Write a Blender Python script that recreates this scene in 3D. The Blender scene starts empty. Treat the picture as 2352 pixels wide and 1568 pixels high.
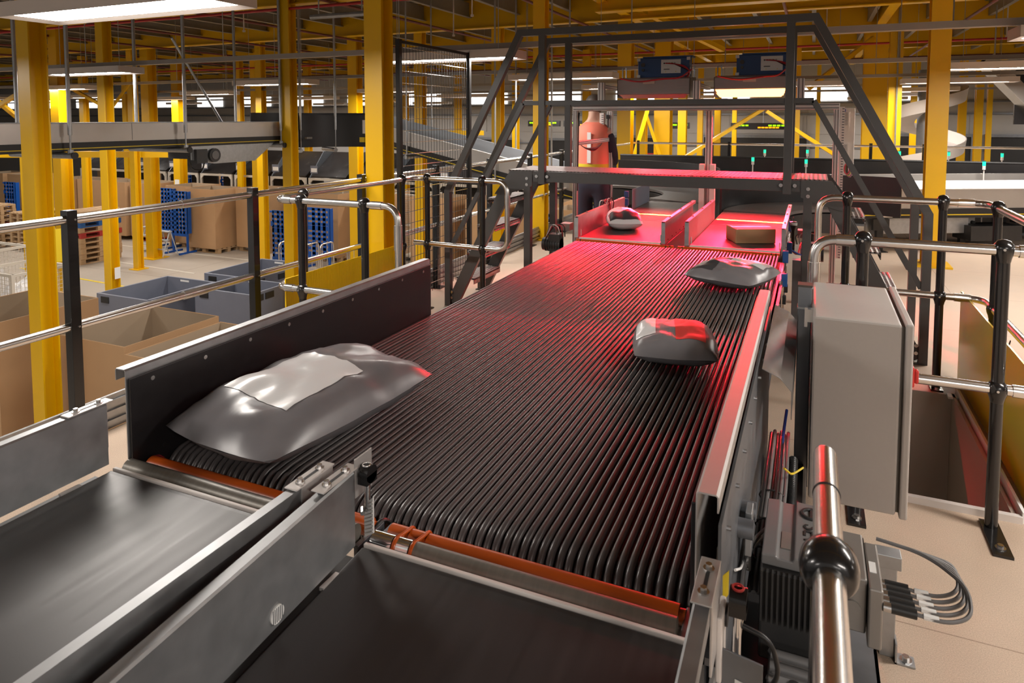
import bpy, math, random
from math import sin, cos, pi, radians
from mathutils import Vector, Matrix, noise
random.seed(7)
S = bpy.context.scene
COL = S.collection

# ---------------------------------------------------------------- camera, world, exposure
cd = bpy.data.cameras.new('camera'); cam = bpy.data.objects.new('camera', cd); COL.objects.link(cam)
cam.location = (0, 0, 1.6); cam.rotation_euler = (radians(90 - 3.77), 0, radians(23.77))
cd.sensor_width = 36; cd.lens = 24.0; cd.shift_y = -0.1734; cd.clip_start = 0.05; cd.clip_end = 200
cd.dof.use_dof = True; cd.dof.focus_distance = 3.4; cd.dof.aperture_fstop = 10
S.camera = cam
w = bpy.data.worlds.new('world'); S.world = w; w.use_nodes = True
w.node_tree.nodes['Background'].inputs[0].default_value = (1.0, 0.93, 0.86, 1)
w.node_tree.nodes['Background'].inputs[1].default_value = 0.34
vs = S.view_settings; vs.view_transform = 'Standard'; vs.look = 'None'; vs.exposure = 0.0; vs.gamma = 1.0; vs.use_curve_mapping = False
S.cycles.use_denoising = True
S.cycles.max_bounces = 7; S.cycles.diffuse_bounces = 4; S.cycles.glossy_bounces = 4; S.cycles.transmission_bounces = 6
S.cycles.sample_clamp_indirect = 6
S.cycles.caustics_reflective = False; S.cycles.caustics_refractive = False
LED = 72.0            # strength of the white ceiling luminaires
RED_R, RED_L, LINE = 75.0, 38.0, 110.0   # red scanner lamps (W)

# ---------------------------------------------------------------- materials
def mat(name, col, rough=0.5, metal=0.0, ns=0, na=0.0, bump=0.0, stretch=(1, 1, 1), emit=0, ecol=None, alpha=1.0, trans=0.0, coat=0.0, rn=0.0):
    m = bpy.data.materials.new(name); m.use_nodes = True
    nt = m.node_tree; b = nt.nodes['Principled BSDF']
    b.inputs['Base Color'].default_value = (*col, 1); b.inputs['Roughness'].default_value = rough
    b.inputs['Metallic'].default_value = metal; b.inputs['Coat Weight'].default_value = coat
    if trans: b.inputs['Transmission Weight'].default_value = trans
    if emit:
        b.inputs['Emission Color'].default_value = (*(ecol or col), 1); b.inputs['Emission Strength'].default_value = emit
    if ns:
        tc = nt.nodes.new('ShaderNodeTexCoord'); mp = nt.nodes.new('ShaderNodeMapping'); nz = nt.nodes.new('ShaderNodeTexNoise')
        nt.links.new(tc.outputs['Object'], mp.inputs[0]); nt.links.new(mp.outputs[0], nz.inputs[0])
        mp.inputs['Scale'].default_value = stretch; nz.inputs['Scale'].default_value = ns; nz.inputs['Detail'].default_value = 5
        if na:
            mx = nt.nodes.new('ShaderNodeMix'); mx.data_type = 'RGBA'
            mx.inputs['A'].default_value = (*[c * (1 - na) for c in col], 1); mx.inputs['B'].default_value = (*[min(1, c * (1 + na)) for c in col], 1)
            nt.links.new(nz.outputs[0], mx.inputs['Factor']); nt.links.new(mx.outputs['Result'], b.inputs['Base Color'])
        if rn:
            mr = nt.nodes.new('ShaderNodeMapRange'); mr.inputs['To Min'].default_value = max(0.02, rough - rn); mr.inputs['To Max'].default_value = rough + rn
            nt.links.new(nz.outputs[0], mr.inputs[0]); nt.links.new(mr.outputs[0], b.inputs['Roughness'])
        if bump:
            bp = nt.nodes.new('ShaderNodeBump'); bp.inputs['Strength'].default_value = bump; bp.inputs['Distance'].default_value = 0.01
            nt.links.new(nz.outputs[0], bp.inputs['Height']); nt.links.new(bp.outputs[0], b.inputs['Normal'])
    return m

def board_floor(name, col, sx, sy, line, speck):
    m = mat(name, col, 0.62, ns=7, na=0.10, rn=0.1); nt = m.node_tree; b = nt.nodes['Principled BSDF']
    src = b.inputs['Base Color'].links[0].from_socket
    tc = nt.nodes.new('ShaderNodeTexCoord'); br = nt.nodes.new('ShaderNodeTexBrick'); br.inputs['Scale'].default_value = 1
    br.inputs['Brick Width'].default_value = sx; br.inputs['Row Height'].default_value = sy; br.inputs['Mortar Size'].default_value = line
    br.inputs['Mortar Smooth'].default_value = 0.3
    br.inputs['Color1'].default_value = br.inputs['Color2'].default_value = (1, 1, 1, 1); br.inputs['Mortar'].default_value = (0.62, 0.58, 0.55, 1)
    nt.links.new(tc.outputs['Object'], br.inputs[0])
    n2 = nt.nodes.new('ShaderNodeTexNoise'); n2.inputs['Scale'].default_value = 260; n2.inputs['Detail'].default_value = 2
    nt.links.new(tc.outputs['Object'], n2.inputs[0])
    cr = nt.nodes.new('ShaderNodeMapRange'); cr.inputs[1].default_value = .35; cr.inputs[2].default_value = .65
    cr.inputs['To Min'].default_value = 1 - speck; cr.inputs['To Max'].default_value = 1 + speck * .5
    nt.links.new(n2.outputs[0], cr.inputs[0])
    m1 = nt.nodes.new('ShaderNodeMix'); m1.data_type = 'RGBA'; m1.blend_type = 'MULTIPLY'; m1.inputs['Factor'].default_value = 1
    nt.links.new(src, m1.inputs['A']); nt.links.new(br.outputs[0], m1.inputs['B'])
    m2 = nt.nodes.new('ShaderNodeVectorMath'); m2.operation = 'SCALE'
    nt.links.new(m1.outputs['Result'], m2.inputs[0]); nt.links.new(cr.outputs[0], m2.inputs['Scale'])
    nt.links.new(m2.outputs[0], b.inputs['Base Color'])
    return m

M = dict(
    yellow=mat('yellow_paint', (0.78, 0.45, 0.0), 0.36, ns=3, na=0.06),
    dgrey=mat('dark_grey_paint', (0.075, 0.072, 0.071), 0.34, ns=14, na=0.08),
    galv=mat('galvanized', (0.42, 0.43, 0.44), 0.42, 0.85, ns=22, na=0.22, rn=0.1),
    galvd=mat('galvanized_dark', (0.22, 0.23, 0.25), 0.45, 0.75, ns=16, na=0.22, rn=0.1),
    rail=mat('polished_rail', (0.72, 0.70, 0.68), 0.24, 1.0, ns=8, na=0.06, stretch=(1, 1, 1), rn=0.05),
    alu=mat('aluminium', (0.58, 0.55, 0.53), 0.4, 0.55, ns=18, na=0.05),
    steel=mat('bright_steel', (0.62, 0.61, 0.6), 0.25, 1.0, ns=10, na=0.08),
    black=mat('black_paint', (0.012, 0.011, 0.011), 0.22, ns=10, na=0.2, coat=0.3),
    matt=mat('matt_black', (0.014, 0.013, 0.013), 0.5, ns=20, na=0.2),
    panel=mat('black_guard_panel', (0.012, 0.011, 0.012), 0.38, ns=30, na=0.2, rn=0.06),
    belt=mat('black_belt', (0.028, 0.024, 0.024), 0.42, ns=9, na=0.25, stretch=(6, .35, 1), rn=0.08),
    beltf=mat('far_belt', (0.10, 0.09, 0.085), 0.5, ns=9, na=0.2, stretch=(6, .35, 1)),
    oring=mat('grey_round_belt', (0.080, 0.070, 0.070), 0.34, ns=40, na=0.15),
    orange=mat('orange_roller', (0.50, 0.085, 0.008), 0.32, ns=30, na=0.12, stretch=(1, 6, 6)),
    groll=mat('grey_roller', (0.20, 0.185, 0.16), 0.4, 0.3, ns=25, na=0.22, stretch=(4, .6, .6)),
    chrome=mat('chrome', (0.8, 0.8, 0.8), 0.14, 1.0, ns=5, na=.03),
    card=mat('cardboard', (0.47, 0.285, 0.145), 0.75, ns=3, na=0.10),
    cardin=mat('cardboard_inside', (0.42, 0.32, 0.22), 0.8, ns=3, na=0.08),
    wood=mat('pallet_wood', (0.50, 0.335, 0.185), 0.8, ns=7, na=0.3, stretch=(1, 5, 5)),
    woodr=mat('red_pallet_paint', (0.42, 0.035, 0.03), 0.7, ns=7, na=0.25),
    woodb=mat('blue_pallet_paint', (0.02, 0.11, 0.36), 0.7, ns=7, na=0.25),
    blue=mat('blue_paint', (0.005, 0.085, 0.40), 0.4, ns=5, na=0.08),
    plast=mat('grey_plastic', (0.165, 0.18, 0.23), 0.5, ns=6, na=0.08),
    white=mat('white_paint', (0.72, 0.66, 0.62), 0.5, ns=4, na=0.04),
    paper=mat('white_paper', (0.85, 0.84, 0.82), 0.6, ns=4, na=0.03),
    cab=mat('cabinet_grey', (0.47, 0.43, 0.40), 0.42, ns=60, na=0.03, bump=0.02),
    seal=mat('dark_seal', (0.10, 0.085, 0.07), 0.6, ns=20, na=0.1),
    cream=mat('cream_frame', (0.60, 0.55, 0.47), 0.5, ns=4, na=0.06),
    chute=mat('black_chute', (0.022, 0.020, 0.020), 0.24, ns=5, na=0.3, rn=0.08),
    chuteg=mat('grey_chute_side', (0.085, 0.095, 0.11), 0.35, ns=8, na=0.15),
    silver=mat('silver_side_guard', (0.52, 0.49, 0.46), 0.32, 0.6, ns=5, na=0.08, rn=0.06),
    paleblue=mat('pale_edge', (0.55, 0.60, 0.66), 0.45, 0.2, ns=5, na=0.05),
    yline=mat('yellow_line', (0.75, 0.55, 0.02), 0.5, ns=5, na=0.05),
    wall=mat('cladding', (0.44, 0.42, 0.40), 0.6, ns=2, na=0.06),
    wall2=mat('beige_wall', (0.42, 0.36, 0.30), 0.65, ns=3, na=0.05),
    deck=mat('ceiling_deck', (0.27, 0.25, 0.23), 0.5, 0.3, ns=4, na=0.12),
    purl=mat('purlin_steel', (0.30, 0.28, 0.25), 0.45, 0.4, ns=10, na=0.12),
    pipe=mat('brown_red_pipe', (0.17, 0.03, 0.025), 0.45, ns=6, na=0.1),
    pipeb=mat('bright_red_pipe', (0.48, 0.025, 0.025), 0.45, ns=6, na=0.1),
    tray=mat('cable_tray_steel', (0.36, 0.33, 0.30), 0.5, 0.4, ns=8, na=0.08),
    cladb=mat('blue_enclosure', (0.02, 0.065, 0.20), 0.45, ns=8, na=0.06),
    housing=mat('ribbed_housing', (0.36, 0.30, 0.285), 0.4, 0.5, ns=8, na=0.06),
    led=mat('luminaire_light', (1, 1, 1), 0.5, emit=LED, ecol=(1.0, 0.93, 0.86)),
    redglow=mat('scanner_light', (1, 0.2, 0.05), 0.5, emit=9.0, ecol=(1.0, 0.30, 0.08)),
    green=mat('green_lamp', (0.0, 0.5, 0.2), 0.3, emit=1.6, ecol=(0.02, 0.9, 0.4)),
    ledg=mat('led_green', (0.2, 0.9, 0.0), 0.4, emit=1.6, ecol=(0.35, 1.0, 0.0)),
    ledo=mat('led_orange', (1, .3, 0.0), 0.4, emit=1.6, ecol=(1.0, 0.33, 0.0)),
    daylight=mat('bright_window', (1, 1, 1), 0.4, emit=2.2, ecol=(1.0, 1.0, 1.0)),
    ycurt=mat('yellow_twinwall', (0.80, 0.50, 0.0), 0.28, ns=3, na=0.05),
    ytrans=mat('yellow_clear_twinwall', (0.85, 0.60, 0.02), 0.2, ns=3, na=0.05, trans=0.35),
    motor=mat('motor_grey', (0.19, 0.185, 0.185), 0.38, ns=14, na=0.07),
    motord=mat('motor_dark', (0.035, 0.034, 0.034), 0.45, ns=14, na=0.1),
    jbox=mat('cast_alu', (0.30, 0.28, 0.26), 0.42, 0.5, ns=20, na=0.1),
    cable=mat('grey_cable', (0.16, 0.155, 0.155), 0.5, ns=5, na=0.05),
    cableb=mat('black_cable', (0.015, 0.015, 0.015), 0.4, ns=5, na=0.05),
    cabler=mat('red_cable', (0.40, 0.03, 0.04), 0.45, ns=5, na=0.05),
    cablebl=mat('blue_cable', (0.02, 0.07, 0.35), 0.45, ns=5, na=0.05),
    sblue=mat('sensor_blue', (0.02, 0.10, 0.32), 0.4, ns=5, na=0.05),
    redpl=mat('red_plastic', (0.50, 0.03, 0.025), 0.4, ns=5, na=0.05),
    skin=mat('skin', (0.5, 0.3, 0.22), 0.55, ns=5, na=0.06),
    hair=mat('hair', (0.06, 0.045, 0.035), 0.6, ns=40, na=0.3),
    vest=mat('vest_red_lit', (0.80, 0.20, 0.13), 0.7, ns=6, na=0.06),  # red scanner light on the yellow vest, painted into its colour
    vesty=mat('vest_yellow', (0.62, 0.50, 0.02), 0.7, ns=6, na=0.06),  # the vest's own yellow, where no red light is painted
    navy=mat('navy_trousers', (0.018, 0.018, 0.035), 0.8, ns=9, na=0.2),
    bagw=mat('white_polybag', (0.78, 0.77, 0.77), 0.28, ns=4, na=0.06),
    bagg=mat('grey_polybag', (0.20, 0.19, 0.20), 0.3, ns=6, na=0.25),
    bagd=mat('dark_polybag', (0.06, 0.06, 0.065), 0.3, ns=6, na=0.25),
    bagr=mat('red_print', (0.65, 0.06, 0.05), 0.4, ns=6, na=0.08),
    concrete=board_floor('concrete_floor', (0.40, 0.345, 0.285), 6.0, 6.0, 0.012, 0.03),
    mezz=board_floor('beige_floor_boards', (0.53, 0.405, 0.305), 2.4, 1.2, 0.003, 0.16),
)
M['tread'] = mat('perforated_tread', (0.30, 0.27, 0.26), 0.35, 0.7, ns=30, na=0.25)
def tread_bump(m):
    nt = m.node_tree; b = nt.nodes['Principled BSDF']; tc = nt.nodes.new('ShaderNodeTexCoord'); v = nt.nodes.new('ShaderNodeTexVoronoi')
    v.inputs['Scale'].default_value = 34; v.inputs['Randomness'].default_value = 0.0
    nt.links.new(tc.outputs['Object'], v.inputs[0])
    bp = nt.nodes.new('ShaderNodeBump'); bp.inputs['Strength'].default_value = 1.0; bp.inputs['Distance'].default_value = 0.02
    nt.links.new(v.outputs['Distance'], bp.inputs['Height']); nt.links.new(bp.outputs[0], b.inputs['Normal'])
    rmp = nt.nodes.new('ShaderNodeMapRange'); rmp.inputs[1].default_value = .18; rmp.inputs[2].default_value = .32
    nt.links.new(v.outputs['Distance'], rmp.inputs[0])
    mx = nt.nodes.new('ShaderNodeMix'); mx.data_type = 'RGBA'; mx.inputs['A'].default_value = (0.012, 0.01, 0.01, 1); mx.inputs['B'].default_value = (0.34, 0.31, 0.30, 1)
    nt.links.new(rmp.outputs[0], mx.inputs['Factor']); nt.links.new(mx.outputs['Result'], b.inputs['Base Color'])
tread_bump(M['tread'])

# ---------------------------------------------------------------- mesh building helpers
class B:
    def __init__(s): s.v = []; s.f = []
    def add(s, vs, fs):
        n = len(s.v); s.v += [tuple(p) for p in vs]; s.f += [tuple(i + n for i in f) for f in fs]; return s
    def box(s, x0, x1, y0, y1, z0, z1):
        return s.add([(x0, y0, z0), (x1, y0, z0), (x1, y1, z0), (x0, y1, z0), (x0, y0, z1), (x1, y0, z1), (x1, y1, z1), (x0, y1, z1)],
                     [(0, 3, 2, 1), (4, 5, 6, 7), (0, 1, 5, 4), (1, 2, 6, 5), (2, 3, 7, 6), (3, 0, 4, 7)])
    def ob(s, c, size, R):
        hx, hy, hz = [k / 2 for k in size]; c = Vector(c)
        P = [c + R @ Vector(p) for p in [(-hx, -hy, -hz), (hx, -hy, -hz), (hx, hy, -hz), (-hx, hy, -hz), (-hx, -hy, hz), (hx, -hy, hz), (hx, hy, hz), (-hx, hy, hz)]]
        return s.add(P, [(0, 3, 2, 1), (4, 5, 6, 7), (0, 1, 5, 4), (1, 2, 6, 5), (2, 3, 7, 6), (3, 0, 4, 7)])
    def bar(s, p0, p1, w, h, up=(0, 0, 1)):
        p0 = Vector(p0); p1 = Vector(p1); d = p1 - p0; y = d.normalized(); x = y.cross(Vector(up))
        if x.length < 1e-4: x = y.cross(Vector((0, 1, 0)))
        x.normalize(); z = x.cross(y); R = Matrix((x, y, z)).transposed()
        return s.ob((p0 + p1) / 2, (w, d.length, h), R)
    def cyl(s, p0, p1, r, n=12, r1=None, caps=True):
        p0 = Vector(p0); p1 = Vector(p1); d = (p1 - p0).normalized(); r1 = r if r1 is None else r1
        u = d.orthogonal().normalized(); w_ = d.cross(u)
        P = [p0 + (u * cos(a) + w_ * sin(a)) * r for a in [2 * pi * i / n for i in range(n)]] + [p1 + (u * cos(a) + w_ * sin(a)) * r1 for a in [2 * pi * i / n for i in range(n)]]
        F = [(i, (i + 1) % n, n + (i + 1) % n, n + i) for i in range(n)]
        if caps: F += [tuple(range(n - 1, -1, -1)), tuple(range(n, 2 * n))]
        return s.add(P, F)
    def tube(s, pts, r, n=8, closed=False):
        pts = [Vector(p) for p in pts]; m = len(pts); u = None; V = []
        for i, p in enumerate(pts):
            a = pts[(i - 1) % m] if (i > 0 or closed) else p; c = pts[(i + 1) % m] if (i < m - 1 or closed) else p
            d = (c - a).normalized()
            if u is None: u = d.orthogonal().normalized()
            u = (u - d * u.dot(d)).normalized(); w_ = d.cross(u)
            V += [p + (u * cos(2 * pi * k / n) + w_ * sin(2 * pi * k / n)) * r for k in range(n)]
        F = []
        for i in range(m if closed else m - 1):
            j = (i + 1) % m
            F += [(i * n + k, i * n + (k + 1) % n, j * n + (k + 1) % n, j * n + k) for k in range(n)]
        if not closed: F += [tuple(range(n - 1, -1, -1)), tuple((m - 1) * n + k for k in range(n))]
        return s.add(V, F)
    def prism(s, poly, d):
        poly = [Vector(p) for p in poly]; d = Vector(d); n = len(poly)
        return s.add(poly + [p + d for p in poly], [tuple(range(n - 1, -1, -1)), tuple(range(n, 2 * n))] + [(i, (i + 1) % n, n + (i + 1) % n, n + i) for i in range(n)])
    def sheet(s, path, d, t):          # thin bent sheet: open path in 3D swept along d, thickness by offsetting
        path = [Vector(p) for p in path]; d = Vector(d); nrm = []
        for i in range(len(path)):
            a = path[max(i - 1, 0)]; c = path[min(i + 1, len(path) - 1)]; nrm.append((c - a).cross(d).normalized())
        poly = path + [p + q * t for p, q in zip(reversed(path), reversed(nrm))]
        n = len(path)
        V = [p for p in poly] + [p + d for p in poly]; k = len(poly); F = []
        for i in range(n - 1):
            F += [(i, i + 1, k - 2 - i, k - 1 - i)[::-1], (k + i, k + i + 1, 2 * k - 2 - i, 2 * k - 1 - i)]
        F += [(i, (i + 1) % k, k + (i + 1) % k, k + i) for i in range(k)]
        return s.add(V, F)
    def lathe(s, c, prof, n=20, axis='z'):
        c = Vector(c); V = []
        for r, z in prof:
            for k in range(n):
                a = 2 * pi * k / n; p = (r * cos(a), r * sin(a), z)
                if axis == 'y': p = (p[0], p[2], p[1])
                if axis == 'x': p = (p[2], p[0], p[1])
                V.append(c + Vector(p))
        m = len(prof); F = [(i * n + k, i * n + (k + 1) % n, (i + 1) * n + (k + 1) % n, (i + 1) * n + k) for i in range(m - 1) for k in range(n)]
        F += [tuple(range(n - 1, -1, -1)), tuple((m - 1) * n + k for k in range(n))]
        return s.add(V, F)
    def build(s, name, m, parent=None, loc=None, bevel=0, smooth=None, label=None):
        off = Vector(loc) if loc is not None else (OFF.get(parent.name, Vector()) if parent else Vector())
        me = bpy.data.meshes.new(name); me.from_pydata([tuple(Vector(p) - off) for p in s.v], [], s.f)
        me.materials.append(M[m] if isinstance(m, str) else m); me.validate()
        if smooth is not None:
            me.polygons.foreach_set('use_smooth', [True] * len(me.polygons)); me.set_sharp_from_angle(angle=radians(smooth))
        o = bpy.data.objects.new(name, me); COL.objects.link(o)
        if parent: o.parent = parent
        else: o.location = off
        OFF[o.name] = off
        if bevel:
            bm = o.modifiers.new('bevel', 'BEVEL'); bm.width = bevel; bm.segments = 2; bm.limit_method = 'ANGLE'
        if label: o['label'] = label
        return o
OFF = {}
def thing(name, label, cat, loc=(0, 0, 0), group=None):
    o = bpy.data.objects.new(name, None); COL.objects.link(o); o.location = loc; o.empty_display_size = .1; OFF[o.name] = Vector(loc)
    return tag(o, label, cat, group)
def tag(o, label, cat, group=None, kind=None):
    o['label'] = label; o['category'] = cat
    if group: o['group'] = group
    if kind: o['kind'] = kind
    return o
def struct(o, label=None):
    o['kind'] = 'structure'
    if label: o['label'] = label
    return o
def dup(root, loc, label, rz=0.0, group=None):
    c = root.copy(); COL.objects.link(c); c.location = loc; c.rotation_euler = (0, 0, rz); c['label'] = label
    if group: c['group'] = group
    for ch in root.children:
        k = ch.copy(); COL.objects.link(k); k.parent = c
        for g in ch.children:
            q = g.copy(); COL.objects.link(q); q.parent = k
    return c
def arc(c, r, a0, a1, n, plane='xz'):
    out = []
    for i in range(n + 1):
        a = radians(a0 + (a1 - a0) * i / n); u, v = r * cos(a), r * sin(a)
        out.append((c[0] + u, c[1], c[2] + v) if plane == 'xz' else (c[0] + u, c[1] + v, c[2]) if plane == 'xy' else (c[0], c[1] + u, c[2] + v))
    return out
def fillet(pts, r, n=5):
    pts = [Vector(p) for p in pts]; out = [pts[0]]
    for i in range(1, len(pts) - 1):
        a, b, c = pts[i - 1], pts[i], pts[i + 1]; d0 = (a - b).normalized(); d1 = (c - b).normalized(); rr = min(r, (a - b).length * .49, (c - b).length * .49)
        p0 = b + d0 * rr; p1 = b + d1 * rr
        for k in range(n + 1):
            t = k / n; out.append((1 - t) ** 2 * p0 + 2 * t * (1 - t) * b + t * t * p1)
    return out + [pts[-1]]
def text(body, parent, loc, rot, size, m, ext=0.0005, name='lettering'):
    c = bpy.data.curves.new(name, 'FONT'); c.body = body; c.size = size; c.extrude = ext; c.align_x = 'CENTER'; c.align_y = 'CENTER'; c.materials.append(M[m])
    o = bpy.data.objects.new(name, c); COL.objects.link(o); o.parent = parent; o.location = Vector(loc) - OFF[parent.name]; o.rotation_euler = rot
    return o
def area(name, loc, rot, sx, sy, power, col, spread=180):
    l = bpy.data.lights.new(name, 'AREA'); l.shape = 'RECTANGLE'; l.size = sx; l.size_y = sy; l.energy = power; l.color = col; l.spread = radians(spread)
    o = bpy.data.objects.new(name, l); COL.objects.link(o); o.location = loc; o.rotation_euler = rot; return o
ORD = ['lowest', 'second', 'third', 'fourth', 'fifth', 'sixth', 'seventh', 'eighth', 'ninth', 'tenth', 'eleventh', 'twelfth']
ZL = -2.38

# ---------------------------------------------------------------- the setting
b = B(); xs = [-3.28, -2.95, -2.2, 0.04, 0.79, 9.0]; ys = [-4.0, 3.22, 3.36, 4.56, 4.74, 13.7]
for i in range(5):
    for j in range(5):
        hole = (i == 1 and j in (2, 3)) or (i == 3 and j in (1, 2))
        if not hole: b.box(xs[i], xs[i + 1], ys[j], ys[j + 1], -0.3, 0)
floor = struct(b.build('floor', 'mezz'), 'beige boarded platform floor that carries the conveyors')
b = B().box(0.042, 0.055, 3.222, 4.558, -0.92, 0.012).box(0.774, 0.788, 3.222, 4.558, -1.3, 0.012).box(0.056, 0.773, 4.544, 4.558, -0.86, 0.008)
b.build('hatch_lining', 'wall2', floor)
B().box(0.025, 0.80, 3.19, 3.215, -0.3, 0.028).build('hatch_kerb', 'white', floor)
B().box(0.75, 0.80, 4.50, 4.56, 0.0, 0.012).box(0.80, 0.812, 3.2, 4.6, -0.02, 0.045).build('hatch_trim', 'paper', floor)
low = struct(B().box(-60, 12, -6, 30, ZL - 0.2, ZL).build('floor', 'concrete'), 'grey concrete warehouse floor below the platform')
for i, (x0, y0, x1, y1) in enumerate([(-19.3, 11.2, -9.4, 10.6), (-19.6, 12.9, -14.5, 12.6), (-13.2, 8.2, -9, 8.0), (-24, 14.6, -12, 14.4)]):
    B().bar((x0, y0, ZL + .003), (x1, y1, ZL + .003), 0.07, 0.006).build('floor_marking', 'cream' if i % 2 else 'yline', low)
ceil = struct(B().box(-60, 12, -6, 27, 3.92, 4.0).build('ceiling', 'deck'), 'grey metal deck of the storey above on steel beams')
b = B()
for i in range(0): pass
rib = B().box(-60, 12, 0, 0.06, 3.895, 3.925).build('deck_rib', 'deck', ceil)
for k in range(1, 40):
    r = rib.copy(); COL.objects.link(r); r.location = (0, -4 + k * .75, 0)
pu = B().box(-.006, .006, -6, 26.5, 3.58, 3.86).box(-.006, .07, -6, 26.5, 3.57, 3.585).box(-.07, .006, -6, 26.5, 3.855, 3.87).build('purlin', 'purl', ceil)
pu.location = (9.2, 0, 0)
for k in range(1, 62):
    p = pu.copy(); COL.objects.link(p); p.location = (9.2 - k * 1.03, 0, 0)
gm = None
for k, y in enumerate([1.1, 4.77, 8.44, 12.1, 15.8, 19.5, 23.2]):
    if gm is None:
        gm = B().box(-60, 12, -.012, .012, 3.37, 3.9).box(-60, 12, -.085, .085, 3.355, 3.375).box(-60, 12, -.085, .085, 3.89, 3.905).build('beam', 'yellow', ceil)
        o = gm
    else:
        o = gm.copy(); COL.objects.link(o)
    o.location = (0, y, 0)
# deep girder over the middle of the hall
B().box(-3.2, 8, 10.6, 10.64, 3.30, 3.95).box(-3.2, 8, 10.5, 10.74, 3.28, 3.30).build('beam', 'yellow', ceil)
for x in (-3.1, 1.16, 5.4):
    B().box(x - .012, x + .012, 2, 26, 3.45, 3.9).box(x - .08, x + .08, 2, 26, 3.435, 3.455).build('beam', 'yellow', ceil)

wall = struct(B().box(-60, 12, 27.0, 27.2, ZL, 4).build('wall_back', 'wall'), 'pale grey clad back wall of the hall with dock doors')
for z in (-.2, .55, 1.75, 2.15): B().box(-60, 12, 26.93, 27.0, z, z + .05).build('wall_rail', 'galvd', wall)
pn = None
for k in range(24):
    if pn is None:
        pn = B().box(-1.2, 1.2, 26.97, 27.0, 1.05, 1.72).build('wall_panel', 'wall', wall); o = pn
    else: o = pn.copy(); COL.objects.link(o)
    o.location = (-50 + k * 2.55, 0, 0)
wl = None
for k in range(16):
    if wl is None: wl = B().box(-.9, .9, 26.95, 27.0, 2.25, 2.72).build('wall_light_panel', 'daylight', wall); o = wl
    else: o = wl.copy(); COL.objects.link(o)
    o.location = (-46 + k * 3.3, 0, 0)
for k, (x, wd, zt) in enumerate([(-6.3, 2.2, .85), (-2.0, 3.6, .9), (3.6, 2.4, 1.0), (6.6, 2.6, 1.0), (-9.6, 2.0, .7), (-12.8, 2.2, .7), (-16, 2.2, .7)]):
    d = struct(B().box(x - wd / 2, x + wd / 2, 26.85, 26.96, ZL, zt).build('door_%d' % (k + 1), 'matt'), 'dark loading dock door in the back wall')
    B().box(x - wd / 2 - .1, x - wd / 2, 26.8, 26.97, ZL, zt + .1).box(x + wd / 2, x + wd / 2 + .1, 26.8, 26.97, ZL, zt + .1).box(x - wd / 2, x + wd / 2, 26.8, 26.97, zt, zt + .1).build('door_frame', 'galvd', d)
    if k == 1: B().box(x - 1.3, x + 1.5, 26.82, 26.85, -.95, -.15).build('bright_gap', 'daylight', d)
    if k == 0: B().box(x + .2, x + 1.1, 26.8, 26.85, -.2, .25).build('red_panel', 'redpl', d)
struct(B().box(-60.2, -60, -6, 27, ZL, 4).build('wall_left', 'wall'), 'far end wall of the hall')
struct(B().box(12, 12.2, -6, 27, ZL, 4).build('wall_right', 'wall2'), 'side wall beyond the right of the platform')
bb = struct(B().build('baseboard_left', 'galv') if False else B().box(-3.305, -3.29, -2, 13.6, 0.0, 0.175).build('baseboard_left', 'galv'), 'ribbed metal kick plate along the platform edge')
for z in (.035, .085, .135): B().box(-3.29, -3.276, -2, 13.6, z - .013, z + .013).build('kick_rib', 'galv', bb)

# ---------------------------------------------------------------- luminaires (the lamps of the hall)
def luminaire(L):
    t = thing('ceiling_luminaire', L, 'ceiling light', (0, 0, 2.2), 'long white panel luminaires hung in rows')
    b = B(); x, y = .83, .19; h = .085
    b.add([(-x, -y, 2.2), (x, -y, 2.2), (x, y, 2.2), (-x, y, 2.2), (-x, -y, 2.2 + h), (x, -y, 2.2 + h), (x, y, 2.2 + h), (-x, y, 2.2 + h)],
          [(4, 5, 6, 7), (0, 1, 5, 4), (1, 2, 6, 5), (2, 3, 7, 6), (3, 0, 4, 7)])
    b.add([(-x, -y, 2.2), (x, -y, 2.2), (x, y, 2.2), (-x, y, 2.2), (-.75, -.13, 2.215), (.75, -.13, 2.215), (.75, .13, 2.215), (-.75, .13, 2.215)],
          [(0, 4, 5, 1), (1, 5, 6, 2), (2, 6, 7, 3), (3, 7, 4, 0)])
    b.build('housing', 'white', t)
    B().add([(-.75, -.13, 2.214), (-.75, .13, 2.214), (.75, .13, 2.214), (.75, -.13, 2.214)], [(0, 1, 2, 3)]).build('light_panel', 'led', t)
    for s in (-.6, .6): B().cyl((s, 0, 2.28), (s, 0, 3.6), .004, 5).build('hanger', 'galv', t)
    return t
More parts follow.
